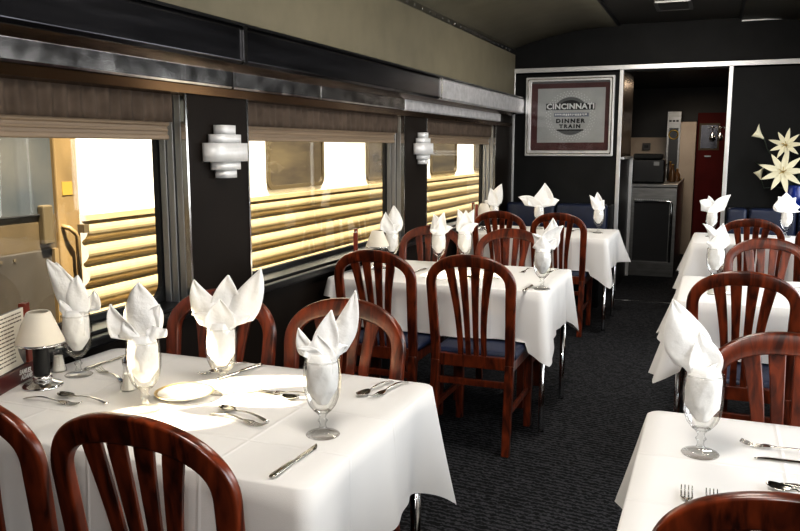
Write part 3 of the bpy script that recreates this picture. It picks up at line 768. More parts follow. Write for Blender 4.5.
# ------------------------------------------------------------------ build the place
build_shell()
for k, (a, b) in enumerate(OPEN): build_window(k+1, a, b); build_window(k+4, a, b, True)
build_blind(0.70, 2.69, 'pleated grey-brown valance over the nearest window', 'taupe roller blind pulled part way down the nearest window')
build_blind(3.13, 5.11, 'pleated grey-brown valance over the middle window between the two wall lamps', 'taupe roller blind on the middle window between the two wall lamps')
build_blind(5.56, 7.55, 'narrow pleated valance over the farthest window', 'taupe roller blind on the farthest window beyond the second wall lamp')
sconce = Maker(build_sconce)
sconce((WX, 2.925, 1.322), 0, 'larger tiered nickel wall lamp on the pillar between first and second windows', 'tiered wall lamps')
sconce((WX, 5.42, 1.335), 0, 'smaller-looking tiered wall lamp on the pillar between second and third windows', 'tiered wall lamps')

# tables: left bays 1-3, right bays 1-3
LT = [(-1.935, -0.745, 1.36+PER*k, 2.150+PER*k) for k in range(3)]
RT = [(-0.127, 1.085, 1.37+PER*k, 2.150+PER*k) for k in range(3)]
for (x0,x1,y0,y1), n in zip(LT, ('nearest', 'middle', 'farthest')):
    build_table(x0, x1, y0, y1, 'white-clothed table on chrome legs by the windows, %s of the window row' % n)
for (x0,x1,y0,y1), n in zip(RT, ('nearest', 'middle', 'farthest')):
    build_table(x0, x1, y0, y1, 'white-clothed table right of the aisle, %s of its row' % n)
lf, rf = ('x1','y0','y1'), ('x0','y0','y1')
build_cloth(*LT[0], 'white cloth with a sunlit patch on the table with the gold-rimmed saucer', 1, lf, flare=0.055, tips={0:(0.075,0.135),3:(0.06,0.13)}, seats={'y0':[-1.45,-0.986],'y1':[-1.566,-1.094]})
build_cloth(*LT[1], 'white cloth on the middle window-side table, below the second wall lamp', 2, lf, tips={0:(0.055,0.12),3:(0.055,0.10)}, seats={'y0':[-1.523,-1.034],'y1':[-1.645,-1.135]})
build_cloth(*LT[2], 'white cloth on the far window-side table in front of the blue booth', 3, lf, tips={0:(0.13,0.03),3:(0.05,0.12)}, seats={'y0':[-1.56,-1.092]})
build_cloth(*RT[0], 'white cloth on the nearest right-hand table with forks in view', 4, rf, tips={1:(0.10,0.03),2:(0.05,0.10)}, swing={'x0':0.015}, seats={'y0':[0.15],'y1':[0.215]})
build_cloth(*RT[1], 'white cloth on the middle right-hand table', 5, rf, tips={1:(0.165,0.12),2:(0.12,0.12)}, swing={'x0':0.055}, seats={'y0':[0.138],'y1':[0.292]})
build_cloth(*RT[2], 'white cloth on the far right-hand table near the lilies', 6, rf, tips={1:(0.15,0.11),2:(0.12,0.12)}, swing={'x0':0.055}, seats={'y0':[0.262,0.76]})

# chairs (back faces the camera when it stands on the near side of a table)
def near_chair(x, ytop, label, tw=0.0): chair((x, ytop+LEAN, 0), tw, label)
def far_chair(x, ytop, label, tw=0.0): chair((x, ytop-LEAN, 0), PI+tw, label)
near_chair(-1.450, 1.12, 'dark slat-back chair cut off at the lower left edge of the photo', 0.03)
near_chair(-0.986, 1.128, 'dark slat-back chair in the foreground, back filling the lower left')
far_chair(-1.566, 2.272, 'reddish chair behind the sunlit table, by the window, half hidden by a three-pointed napkin', 0.02)
far_chair(-1.094, 2.272, 'reddish chair behind the tall pointed napkin at the aisle end of the nearest table', -0.02)
near_chair(-1.523, 3.48, 'dark slat-back chair at the middle window-side table, the one nearer the window')
near_chair(-1.034, 3.48, 'dark chair with navy seat showing, at the aisle end of the middle window-side table')
far_chair(-1.645, 4.70, 'reddish chair by the second pillar, behind two upright napkins', 0.0)
far_chair(-1.135, 4.70, 'reddish chair behind the middle window-side table, next to the goblet at the aisle corner')
near_chair(-1.56, 6.03, 'very dark slat-back chair at the far window-side table, on the window side')
near_chair(-1.092, 6.03, 'very dark slat-back chair at the far window-side table, on the aisle side')
near_chair(0.150, 1.205, 'red-brown chair top at the bottom right edge of the photo')
far_chair(0.215, 2.272, 'glossy red chair behind the big white napkin on the right, cropped by the frame')
near_chair(0.138, 3.41, 'dark slat-back chair right of the aisle at the middle right-hand table')
far_chair(0.292, 4.70, 'brownish-red chair facing us across the middle right-hand table')
near_chair(0.262, 6.02, 'small dark chair below the lilies at the far right-hand table')
near_chair(0.760, 6.02, 'farthest right dark chair, a sliver at the edge of the photo')

# goblets with napkins
PLACES = {
 'g1':(-1.802,1.834,'beside the small black lamp on the nearest table'), 'g2':(-1.389,1.643,'left of the gold-rimmed saucer on the nearest table'),
 'g3':(-1.287,1.853,'behind the gold-rimmed saucer in the sunlit patch'), 'g4':(-0.860,1.652,'at the aisle end of the nearest table'),
 'g5':(-1.785,4.36,'behind the lamp at the window on the middle table'), 'g6':(-1.500,4.40,'left of the pair standing in the middle of the second table'),
 'g7':(-1.370,4.50,'right of the pair standing in the middle of the second table'), 'g8':(-0.770,3.86,'at the aisle corner of the middle window-side table'),
 'n492':(-1.800,6.80,'at the window end of the far left table'), 'n540':(-1.400,6.80,'in the middle of the far left table before the blue booth'),
 'n598':(-0.872,6.65,'at the aisle corner of the far left table'),
 'R1':(0.004,1.864,'on the nearest right-hand table'), 'R2':(0.030,4.30,'on the middle right-hand table beside the aisle'),
 'R3':(0.000,6.70,'on the far right-hand table beside the aisle'), 'R3b':(0.549,7.05 - 0.16,'on the far right-hand table below the lilies'),
}
NAPKIN_LABEL = {
 'g1':'napkin with one tall leaf leaning left, in the goblet beside the small black lamp',
 'g2':'broad-leaved white napkin left of the gold-rimmed saucer on the nearest table',
 'g3':'white three-pointed napkin fanned wide, behind the gold-rimmed saucer',
 'g4':'napkin with a tall spike leaning right, at the aisle end of the nearest table',
 'g5':'white round-tipped napkin behind the lamp at the window on the middle table',
 'g6':'napkin with a bent right ear, left one of the pair on the middle table',
 'g7':'napkin with three short points, right one of the pair on the middle table',
 'g8':'napkin leaning right, in the goblet at the aisle corner of the middle window-side table',
 'n492':'small pointed napkin at the window end of the far left table',
 'n540':'napkin with two spread wings, in front of the navy booth under the poster',
 'n598':'small two-eared napkin at the aisle corner of the far left table',
 'R1':'large white napkin with a wide leaf leaning left, on the nearest right-hand table',
 'R2':'napkin with a thin curled horn on its left, on the middle right-hand table',
 'R3':'napkin with two sideways wings, on the far right-hand table beside the aisle',
 'R3b':'rounded bushy napkin on the far right-hand table below the lilies',
}
for k, (x, y, w) in PLACES.items():
    z = TZ + 0.0025
    goblet((x, y, z), 0, 'clear stemmed goblet ' + w)
    build_napkin(k, (x, y, z), NAPKIN_LABEL[k], PETALS[k])

# cutlery, saucer, shakers, lamps, menu holders
lay('spoon', (-1.697,1.648), (-1.52,1.640), 'spoon lying left of the broad-leaved napkin, behind the foreground chair')
lay('fork', (-1.575,1.600), (-1.74,1.592), 'fork just in front of the spoon left of the broad-leaved napkin')
lay('knife', (-1.822,2.085), (-1.818,1.875), 'knife pointing away by the window, behind the goblet by the lamp')
lay('fork', (-1.785,1.898), (-1.61,1.812), 'fork lying between the lamp and the broad-leaved napkin')
lay('knife', (-1.375,1.935), (-1.330,2.135), 'knife behind the three-pointed napkin, beside the goblet stem')
lay('fork', (-1.445,1.960), (-1.400,2.11), 'fork left of the knife behind the three-pointed napkin')
lay('fork', (-1.185,1.885), (-1.00,1.905), 'fork right of the sunlit patch on the nearest table')
lay('spoon', (-1.045,1.868), (-1.215,1.850), 'spoon beside the fork right of the sunlit patch')
lay('spoon', (-1.205,1.722), (-1.020,1.672), 'spoon in front of the saucer, bowl towards the sunlit patch')
lay('fork', (-1.015,1.640), (-1.190,1.672), 'fork crossing just in front of the spoon by the saucer')
lay('knife', (-0.838,1.585), (-0.842,1.375), 'knife lying alone at the front corner of the nearest table')
lay('spoon', (-0.900,1.945), (-0.868,2.125), 'left one of two dark-handled pieces at the far aisle corner of the nearest table')
lay('fork', (-0.862,1.945), (-0.825,2.125), 'fork at the far aisle corner of the nearest table')
lay('fork', (0.092,1.968), (0.275,1.925), 'fork pointing left beyond the goblet on the nearest right-hand table')
lay('knife', (0.118,1.880), (0.325,1.895), 'knife just in front of the fork on the nearest right-hand table')
lay('fork', (-0.018,1.648), (-0.012,1.46), 'left fork of two with tines up over the bottom right chair')
lay('fork', (0.030,1.648), (0.036,1.46), 'right fork of two with tines up over the bottom right chair')
lay('spoon', (0.135,1.722), (0.300,1.665), 'spoon partly behind the bottom right chair, right of the two forks')
lay('knife', (0.165,1.752), (0.370,1.712), 'knife partly behind the bottom right chair, above the spoon')
lay('knife', (-0.838,3.96), (-0.838,3.802), 'knife at the front aisle corner of the middle window-side table')
lay('fork', (-0.86,4.36), (-0.70-0.08,4.50), 'fork beyond the goblet at the aisle corner of the middle table')
lay('fork', (-1.25,4.10), (-1.10,4.16), 'fork seen over the chair slats on the middle window-side table')
lay('spoon', (-1.22,4.04), (-1.05,4.07), 'spoon seen over the chair slats on the middle window-side table')
lay('fork', (-0.98,4.30), (-0.96,4.48), 'fork near the reddish chair on the middle window-side table')
lay('knife', (-1.55,4.05), (-1.53,4.25), 'knife behind the window-side chair on the middle table')
lay('spoon', (-1.10,6.62), (-1.02,6.80), 'spoon on the far left table behind the dark chairs')
lay('fork', (0.30,4.28), (0.47,4.30), 'fork on the middle right-hand table behind the dark chair')
lay('knife', (0.30,4.22), (0.50,4.22), 'knife on the middle right-hand table behind the dark chair')
lay('fork', (0.33,6.72), (0.50,6.74), 'fork on the far right-hand table below the lilies')
plate((-1.362,1.775,TZ+0.0025), 0, 'white saucer with gold rim in the sunlit patch', None)['category'] = 'plate'
shaker((-1.893,1.845,TZ+0.0025), 0.1, 'clear shaker behind the small black lamp on the nearest table')
shaker((-1.553,1.768,TZ+0.0025), 0.4, 'clear shaker at the left of the goblet holding the broad-leaved napkin')
shaker((0.02,4.03,TZ+0.0025), 0.2, 'clear shaker at the aisle side of the middle right-hand table, left of its twin')
shaker((0.085,4.05,TZ+0.0025), 0.5, 'clear shaker at the aisle side of the middle right-hand table, right of its twin')
lamp((-1.812,1.702,TZ+0.0025), 0.3, 'small black-handled lamp with cream shade on the nearest table')
lamp((-1.795,4.165,TZ+0.0025), 0.3, 'small lamp with cream shade at the window on the middle table')
lamp((-1.825,6.55,TZ+0.0025), 0.3, 'small lamp with cream shade at the window on the far left table')
menu((-1.922,1.737,TZ+0.0025), math.radians(110), 'red menu holder with cream card at the left edge of the photo')
menu((-1.918,4.135,TZ+0.0025), math.radians(114), 'red menu holder behind the lamp on the middle table')
menu((-1.915,6.540,TZ+0.0025), math.radians(114), 'red menu holder by the window on the far left table')

# ------------------------------------------------------------------ booths, lilies, poster at the far end
def booth(x0, x1, splits, label):
    t = thing('booth_seat', label, 'booth', ((x0+x1)/2, 7.5, 0), 0, 'navy booth seats'); c = (x0+x1)/2
    bm = BM(); box(bm, x0-c, x1-c, -0.26, 0.24, 0.0, 0.36); link('plinth', bm, 'black', t, bevel=0.01)
    bm = BM(); box(bm, x0-c+0.005, x1-c-0.005, -0.29, 0.20, 0.362, 0.47); link('seat', bm, 'vinyl', t, bevel=0.03, seg=4, smooth=True)
    xs = [x0] + splits + [x1]
    for a, b in zip(xs[:-1], xs[1:]):
        bm = BM(); box(bm, a-c+0.006, b-c-0.006, 0.205, 0.325, 0.40, 0.915); link('backrest', bm, 'vinyl', t, bevel=0.035, seg=4, smooth=True)
    return t
booth(-1.93, -0.93, [-1.43], 'navy vinyl booth seat under the framed poster, left of the doorway')
booth(0.12, 1.12, [0.30, 0.70], 'navy vinyl booth seat below the lilies, right of the doorway')
def ledge(x0, x1, label):
    o = BM(); box(o, x0, x1, 7.845, 8.205, 0.0, 0.89); l = link('back_ledge', o, 'wall_back', bevel=0.006); tag(l, label, 'ledge')
ledge(-1.93, -0.93, 'dark ledge behind the booth under the framed poster')
ledge(0.13, 1.12, 'dark ledge behind the right-hand booth carrying the vase')
v = thing('flower_vase', 'cobalt blue vase on the ledge at the right edge', 'vase', (0.70, 8.02, 0.892))
bm = BM(); lathe(bm, [(0,0),(0.065,0),(0.075,0.01),(0.098,0.09),(0.100,0.15),(0.085,0.205),(0.092,0.225),(0.086,0.225),(0.078,0.205),(0.09,0.15),(0.088,0.09),(0.06,0.02),(0,0.02)], 32); link('body', bm, 'blue', v, smooth=True)
def petal(bm, base, d, L, w, curl, up):
    d = Vector(d).normalized(); sd = d.cross(Vector(up)).normalized(); nn = sd.cross(d)
    rows = []
    for k in range(11):
        u = k/10; ww = w*math.sin(PI*(0.12+0.88*u)**0.9)**0.8 if u < 1 else 0.001
        c = Vector(base) + d*L*u + nn*curl*L*(u*u)
        rows.append([c + sd*ww*q + nn*(0.25*ww*q*q) for q in (-1,-.5,0,.5,1)])
    grid(bm, rows)
def lily(loc, facing, r, label):
    """a star-shaped lily: six petals, stamens, and a stem down into the vase"""
    loc = Vector(loc); f = Vector(facing).normalized(); a = f.orthogonal().normalized(); b = f.cross(a)
    t = thing('white_lily', label, 'lily', loc, 0, 'star lilies in the blue vase')
    for k in range(9):
        an = 2*PI*k/9 + 0.3; d = a*math.cos(an) + b*math.sin(an) + f*0.45
        bm = BM(); petal(bm, (0,0,0), d, r*(1.0 if k % 2 else 0.9), r*0.135, -0.28, f); link('petal', bm, 'lily', t, smooth=True, solid=0.002)
    for k in range(5):
        an = 2*PI*k/5; d = a*math.cos(an)*0.35 + b*math.sin(an)*0.35 + f
        bm = BM(); tube(bm, [(0,0,0), d*r*0.32, d*r*0.48+a*0.004], 0.003, 6); link('stamen', bm, 'pistil', t)
    bm = BM(); p0 = Vector((0.70,8.02,1.05)) - loc; tube(bm, [Vector((0,0,0)), p0*0.5 + Vector((-0.0,0.03,0.05)), p0], 0.005, 8); link('stem', bm, 'leaf', t)
def calla(loc, tilt, r, label):
    loc = Vector(loc); t = thing('calla_lily', label, 'calla lily', loc, 0, 'calla lilies in the blue vase')
    bm = BM(); rows = []
    for k in range(9):
        u = k/8; row = []
        for i in range(25):
            a = 2*PI*i/24*1.0
            rr = r*(0.12+0.88*u**1.3)*(1+0.55*u*u*max(0, math.cos(a))**3)
            row.append(Vector((rr*math.cos(a), rr*math.sin(a)*0.8, 1.9*r*u + 0.5*r*u*u*max(0, math.cos(a))**2)))
        rows.append(row)
    grid(bm, rows); xf(bm, Matrix.Rotation(tilt, 4, 'Y')); link('spathe', bm, 'lily', t, smooth=True, solid=0.002)
    bm = BM(); tube(bm, [(0,0,0.2*r), (0,0,1.7*r)], 0.006, 8, 0.003); xf(bm, Matrix.Rotation(tilt, 4, 'Y')); link('spadix', bm, 'pistil', t)
    bm = BM(); p0 = Vector((0.68,8.03,1.05)) - loc; tube(bm, [Vector((0,0,0.01)), Vector((0.03,0.0,-0.08)), p0*0.6+Vector((-0.02,0.02,0)), p0], 0.005, 8); link('stem', bm, 'leaf', t)
lily((0.585, 7.93, 1.475), (-0.25,-1,0.15), 0.150, 'upper star-shaped cream lily against the dark wall')
lily((0.571, 7.90, 1.235), (-0.1,-1,0.20), 0.205, 'larger lower star-shaped cream lily over the right booth')
calla((0.400, 7.98, 1.535), -0.9, 0.050, 'upper cream calla lily, highest and leftmost of the flowers')
calla((0.398, 7.98, 1.165), -0.35, 0.042, 'lower cream calla bud left of the big lily')
gr = thing('foliage_spray', 'dark green leaves among the lilies in the blue vase', 'leaves', (0.70,8.02,1.06))
rnd = random.Random(11)
for k in range(22):
    an = rnd.uniform(0, 2*PI); el = rnd.uniform(0.2, 1.2)
    d = Vector((math.cos(an)*math.cos(el)*1.2, -abs(math.sin(an))*math.cos(el)*0.35, math.sin(el)))
    bm = BM(); L = rnd.uniform(0.22, 0.42); petal(bm, d*0.03, d, L, rnd.uniform(0.02,0.045), -0.3, (0.1,-1,0.2)); link('leaf', bm, 'leaf', gr, smooth=True, solid=0.001)

p = thing('framed_poster', 'railway dining poster behind glass in a broad white metal frame', 'framed poster', (-1.41, BY, 1.767))
X0, X1, Zb, Zt = -0.448, 0.447, -0.400, 0.400
bm = BM(); ring_prism(bm, rrect(X0,X1,Zb,Zt,0.008,2), rrect(X0+0.058,X1-0.048,Zb+0.058,Zt-0.048,0.012,2), 1, -0.040, -0.002); link('frame', bm, 'trim', p, bevel=0.006)
bm = BM(); ring_prism(bm, rrect(X0+0.022,X1-0.018,Zb+0.022,Zt-0.018,0.01,2), rrect(X0+0.032,X1-0.028,Zb+0.032,Zt-0.028,0.012,2), 1, -0.047, -0.038); link('frame_bead', bm, 'steel', p)
bm = BM(); box(bm, X0+0.05, X1-0.04, -0.010, -0.004, Zb+0.05, Zt-0.04); mt_ = link('mount', bm, 'maroon', p)
bm = BM(); box(bm, X0+0.06, X1-0.05, -0.012, -0.0105, Zt-0.066, Zt-0.050); link('mount_top_shade', bm, 'poster_grey', p)  # grey strip painted in for the shading under the top of the frame
bm = BM(); box(bm, -0.325, 0.355, -0.014, -0.0102, -0.262, 0.285); sh = link('poster_sheet', bm, 'silver_paper', p)
def disc(bm, cx, cz, r, y, z0, z1, n=40):
    """part of a disc between two heights"""
    pts = []
    for k in range(n+1):
        z = z0 + (z1-z0)*k/n; h = math.sqrt(max(0, r*r-(z-cz)**2)); pts.append((h, z))
    poly = [(cx+h, z) for h, z in pts] + [(cx-h, z) for h, z in pts[::-1]]
    f = bm.faces.new([bm.verts.new((x, y, z)) for x, z in poly])
CX, CZ = 0.012, 0.005
bm = BM()
for k in range(44):
    a = 2*PI*k/44; 
    for j in range(3):
        r = 0.205 + 0.021*j; c, s = math.cos(a+0.07*j), math.sin(a+0.07*j)
        bx, bz = CX+r*c, CZ+r*s; q = 0.006
        bm.faces.new([bm.verts.new((bx+q*math.cos(t2), -0.0143, bz+q*math.sin(t2))) for t2 in (0.4, 1.97, 3.54, 5.11)])
link('dot_ring', bm, 'poster_pale', sh)
bm = BM(); disc(bm, CX, CZ, 0.190, -0.0145, CZ-0.190, CZ-0.134); disc(bm, CX, CZ, 0.190, -0.0145, CZ+0.120, CZ+0.190); link('emblem_disc', bm, 'poster_grey', sh)
bm = BM(); disc(bm, CX, CZ, 0.160, -0.0147, CZ+0.130, CZ+0.160); box(bm, CX-0.135, CX+0.135, -0.0148, -0.0146, CZ-0.148, CZ-0.134); link('emblem_shade', bm, 'poster_black', sh)
bm = BM(); box(bm, CX-0.250, CX+0.245, -0.0150, -0.0144, CZ+0.062, CZ+0.128); link('banner', bm, 'poster_black', sh)
bm = BM(); box(bm, CX-0.165, CX+0.185, -0.0150, -0.0144, CZ-0.006, CZ+0.032); link('blue_bar', bm, 'poster_blue', sh)
bm = BM()
rr_ = random.Random(5); x = CX-0.155
while x < CX+0.17:
    w_ = rr_.uniform(0.008, 0.018); box(bm, x, x+w_, -0.0154, -0.0151, CZ+0.002+rr_.uniform(0,0.008), CZ+0.024); x += w_+0.007
link('small_print', bm, 'poster_pale', sh)
def word(s, size, x, z, m, bold, sp, sx=1.0):
    tb = text_bm(s, size, 0.0003, spacing=sp, bold=bold); xf(tb, Matrix.Translation((x, -0.0156, z)) @ Matrix.Diagonal((sx,1,1,1)) @ Matrix.Rotation(PI/2, 4, 'X')); link('lettering', tb, m, sh)
word('CINCINNATI', 0.074, CX-0.002, CZ+0.095, 'poster_pale', 0.0030, 1.06, 1.08)
word('DINNER', 0.054, CX, CZ-0.050, 'poster_black', 0.0030, 1.35, 1.18)
word('TRAIN', 0.048, CX-0.002, CZ-0.104, 'poster_black', 0.0030, 1.40, 1.20)
bm = BM(); box(bm, X0+0.06, X1-0.05, -0.024, -0.021, Zb+0.06, Zt-0.05); link('glass_pane', bm, 'pane', p)

# ceiling vent near the partition
t = thing('ceiling_vent', 'grey slatted vent in the dark ceiling above the doorway', 'vent', (-0.40, 7.30, 2.652))
bm = BM(); ring_prism(bm, rrect(-0.15,0.15,-0.22,0.22,0.01,2), rrect(-0.12,0.12,-0.19,0.19,0.01,2), 2, -0.014, 0.0); link('frame', bm, 'gsteel', t)
for k in range(6):
    bm = BM(); bar(bm, (-0.12,-0.16+0.064*k,-0.007), (0.12,-0.16+0.064*k,-0.007), 0.03, 0.003, side=(0,1,0.5)); link('slat', bm, 'gsteel', t)

# ------------------------------------------------------------------ galley beyond the doorway
bm = BM(); box(bm, -1.05, -0.895, BY+0.08, 9.30, 0, 2.30); struct('wall_passage', bm, 'gal_dark')
bm = BM(); box(bm, -0.895, -0.888, BY+0.09, 9.26, 1.36, 2.18); struct('trim_22', bm, 'copper')
bm = BM(); box(bm, -0.90, -0.862, 9.26, 9.30, 0.0, 1.36); box(bm, -0.895, -0.862, BY+0.09, 9.26, 1.335, 1.36); struct('trim_23', bm, 'trim', bevel=0.003)
bm = BM(); box(bm, -1.7, -1.6, 9.30, 13.0, 0, 2.4); struct('wall_galley_left', bm, 'gal_dark')
bm = BM(); box(bm, 0.60, 0.70, BY+0.08, 13.0, 0, 2.4); struct('wall_galley_right', bm, 'gal_dark')
bm = BM(); box(bm, -1.7, 0.7, 12.2, 12.3, 0, 2.4); struct('wall_galley_end', bm, 'gal_dark')
bm = BM(); box(bm, -1.7, 0.7, BY+0.08, 12.3, 2.30, 2.36); struct('ceiling_galley', bm, 'gal_ceil')
c = thing('service_counter', 'stainless service counter with black mesh front seen through the doorway', 'counter', (-0.85, 9.33, 0))
bm = BM(); box(bm, -0.02, 0.475, 0.0, 1.85, 0.0, 1.01); link('body', bm, 'gsteel', c, bevel=0.004)
bm = BM(); box(bm, -0.03, 0.480, -0.02, 1.87, 1.012, 1.050); link('worktop', bm, 'gsteel', c, bevel=0.006)
bm = BM(); box(bm, 0.02, 0.400, -0.012, -0.001, 0.175, 0.845); link('mesh_panel', bm, 'mesh', c)
bm = BM(); tube(bm, [(0.425,-0.02,0.17),(0.425,-0.02,0.83),(0.405,-0.02,0.855),(0.02,-0.02,0.855)], 0.016, 10); link('chrome_rail', bm, 'chrome', c, smooth=True)
bm = BM()
for k in range(17): lathe(bm, [(0,-0.010),(0.009,-0.006),(0.010,0.0),(0.009,0.006),(0,0.010)], 8, (0.03+0.022*k,-0.028,0.872))
link('bead_trim', bm, 'trim', c, smooth=True)
bm = BM(); box(bm, 0.0, 0.47, -0.010, -0.001, 0.0, 0.165); link('kick_plate', bm, 'gsteel', c)
m_ = thing('coffee_machine', 'black coffee machine standing on the stainless counter', 'coffee machine', (-0.70, 9.60, 1.052))
bm = BM(); box(bm, -0.20, 0.17, -0.12, 0.15, 0.0, 0.27); link('body', bm, 'black', m_, bevel=0.02, seg=3)
bm = BM(); box(bm, -0.18, 0.14, -0.10, 0.13, 0.272, 0.335); link('top_tray', bm, 'rubber', m_, bevel=0.015)
bm = BM(); box(bm, 0.05, 0.11, -0.128, -0.121, 0.20, 0.245); link('display', bm, 'gsteel', m_)
bm = BM(); tube(bm, [(0.172,0,0.20),(0.20,0,0.22),(0.205,-0.01,0.12),(0.20,0,0.03)], 0.010, 8); link('handle', bm, 'black', m_, smooth=True)
for k, (x, y, h, lb) in enumerate(((-0.46,9.86,0.21,'tall brown bottle on the counter just right of the coffee machine'),(-0.50,10.05,0.24,'brown bottle on the counter behind the coffee machine'),(-0.42,10.16,0.15,'short brown bottle on the counter by the steel column'))):
    t = thing('bottle', lb, 'bottle', (x, y, 1.052), 0, 'bottles on the service counter')
    bm = BM(); lathe(bm, [(0,0),(0.032,0),(0.034,0.01),(0.034,h*0.55),(0.014,h*0.75),(0.013,h*0.95),(0,h*0.95)], 18); link('body', bm, 'bottle', t, smooth=True)
    bm = BM(); lathe(bm, [(0,h*0.952),(0.015,h*0.952),(0.015,h),(0,h)], 14); link('cap', bm, 'gal_gold', t)
t = thing('serving_tray', 'small brass tray on the counter beside the bottles', 'tray', (-0.44, 10.45, 1.052))
bm = BM(); lathe(bm, [(0,0),(0.055,0),(0.075,0.02),(0.078,0.02),(0.058,0.004),(0,0.004)], 24); link('dish', bm, 'gal_gold', t, smooth=True)
o = BM(); box(o, -1.55, -0.62, 11.95, 12.15, 1.20, 1.60); l = link('cream_cabinet', o, 'gal_cream', bevel=0.006); l['kind'] = 'structure'; l.name = 'wall_galley_panel'
o = thing('wall_box', 'small grey box on the cream galley wall above the coffee machine', 'box', (-0.93, 11.94, 1.42))
bm = BM(); box(bm, -0.055, 0.055, -0.03, 0.0, 0, 0.10); link('cover', bm, 'poster_grey', o, bevel=0.006)
bm = BM(); box(bm, -0.03, 0.03, -0.036, -0.031, 0.03, 0.07); link('dial', bm, 'black', o)
k_ = thing('steel_locker', 'tall bright stainless column with brass dial standing behind the counter', 'column', (-0.46, 11.45, 0))
bm = BM(); box(bm, -0.175, 0.005, 0.0, 0.40, 0, 1.94); link('cabinet', bm, 'gsteel', k_, bevel=0.004)
bm = BM(); box(bm, 0.0, 0.205, -0.03, 0.30, 0, 1.80); link('door', bm, 'gal_door', k_, bevel=0.006)
bm = BM(); box(bm, -0.145, -0.025, -0.008, -0.001, 1.10, 1.72); link('dark_window', bm, 'black', k_)
bm = BM(); lathe(bm, [(0.055,0),(0.068,0.004),(0.060,0.010),(0.050,0.004)], 28, close=True); xf(bm, Matrix.Translation((-0.085,-0.012,1.63)) @ Matrix.Rotation(PI/2,4,'X')); link('brass_ring', bm, 'gal_gold', k_, smooth=True)
for i in range(3):
    bm = BM(); box(bm, -0.15+0.045*i, -0.118+0.045*i, -0.008, -0.001, 1.80, 1.825); link('vent_slot', bm, 'black', k_)
f_ = thing('red_cabinet', 'dark red upright cabinet with black window at the end of the galley', 'cabinet', (-0.05, 11.55, 0))
bm = BM(); box(bm, -0.20, 0.33, 0.0, 0.45, 0, 1.92); link('body', bm, 'gal_red', f_, bevel=0.006)
bm = BM(); box(bm, -0.175, 0.085, -0.008, -0.001, 1.42, 1.78); link('window', bm, 'ext_frame', f_, bevel=0.01)
bm = BM(); box(bm, -0.150, 0.062, -0.012, -0.009, 1.445, 1.755); link('glass', bm, 'fascia', f_)
bm = BM(); box(bm, -0.09, -0.01, -0.020, -0.001, 1.33, 1.35); link('handle', bm, 'gsteel', f_)
r_ = thing('glass_rack', 'added steel rack of hanging stemware for the sparkles right of the doorway', 'rack', (0.10, 10.9, 2.295))  # rack and glasses invented to give the sparkles beside the door post
bm = BM()
for k in range(4): box(bm, -0.20+0.09*k, -0.19+0.09*k, -0.35, 0.35, -0.60, -0.59)
for x in (0.09,):
    for y in (-0.33, 0.33): box(bm, x-0.006, x+0.006, y-0.006, y+0.006, -0.60, 0.0)
link('rails', bm, 'gsteel', r_)
def build_wine():
    t = BM(); lathe(t, [(0,0),(0.030,0),(0.030,-0.003),(0.004,-0.006),(0.0035,-0.07),(0.012,-0.08),(0.030,-0.105),(0.034,-0.13),(0.028,-0.165),(0.026,-0.165),(0.031,-0.13),(0.026,-0.105),(0,-0.084)], 14)
    return tag(link('hanging_glass', t, 'chrome', smooth=True), '', 'wine glass')
wine = Maker(build_wine)
for k, (dx, dy) in enumerate([(0.09*i-0.15, 0.12*j-0.30) for i in (0,1,2) for j in range(4)]):
    row = ('leftmost','middle','rightmost')[k//4]; pos = ('front','second','third','back')[k % 4]
    wine((0.10+dx, 10.9+dy, 2.295-0.587), 0, 'added shiny upside-down glass, %s of the %s row on the galley rack' % (pos, row), 'stemware hanging in the galley')

# ------------------------------------------------------------------ the other train outside
EX = -3.62
e = thing('railway_carriage', 'sunlit fluted stainless passenger carriage standing on the next track', 'train carriage', (EX, 9.0, 0))
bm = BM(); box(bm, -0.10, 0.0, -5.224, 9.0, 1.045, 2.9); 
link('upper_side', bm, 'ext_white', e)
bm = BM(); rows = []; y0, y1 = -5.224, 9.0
pitch = 0.140; z = 1.0; prof = [(0.0, 1.045), (0.035, 1.040), (0.040, 1.005), (0.0, 1.0)]
while z > -0.75:
    for k in range(9):
        u = k/8; prof.append((0.004+0.045*math.sin(PI*u)**0.8, z - pitch*0.86*u))
    prof.append((0.0, z-pitch*0.93)); z -= pitch
rows = [[Vector((x, y0, zz)), Vector((x, y1, zz))] for x, zz in prof]
grid(bm, rows); link('fluted_side', bm, 'ext_flute', e, smooth=False)
bm = BM()
for yy in (-5.224,): 
    for k in range(1): box(bm, -0.01, 0.052, yy-0.03, yy+0.012, 0.985-0.14*k, 0.915-0.14*k+0.02)
link('flute_end_caps', bm, 'ext_frame', e)
for k, (a, b) in enumerate(((5.99,7.0),(8.10,9.05),(10.25,11.35),(12.35,13.4),(14.4,15.4))):
    a -= 9.0; b -= 9.0
    bm = BM(); ring_prism(bm, rrect(a-0.03,b+0.03,1.085,1.60,0.09), rrect(a+0.012,b-0.012,1.12,1.565,0.07), 0, -0.005, 0.022); w_ = link('window', bm, 'ext_frame', e)
    bm = BM(); prism(bm, rrect(a,b,1.11,1.575,0.075), 0, 0.001, 0.008); link('pane', bm, 'ext_dark', w_)
bm = BM(); box(bm, -0.12, 0.0, -5.40, -5.228, -0.7, 2.9); link('door_post', bm, 'ext_gold', e, bevel=0.01)
bm = BM(); tube(bm, [(0.0,-5.375,0.985),(0.04,-5.36,0.975),(0.05,-5.33,0.945),(0.05,-5.31,0.92),(0.045,-5.305,0.62)], 0.014, 10); link('grab_handle', bm, 'ext_gold', e, smooth=True)
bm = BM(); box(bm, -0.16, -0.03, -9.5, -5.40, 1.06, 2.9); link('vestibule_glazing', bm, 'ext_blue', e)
bm = BM(); box(bm, -0.16, -0.025, -9.5, -5.40, 0.86, 1.06); link('vestibule_belt', bm, 'ext_tan', e)
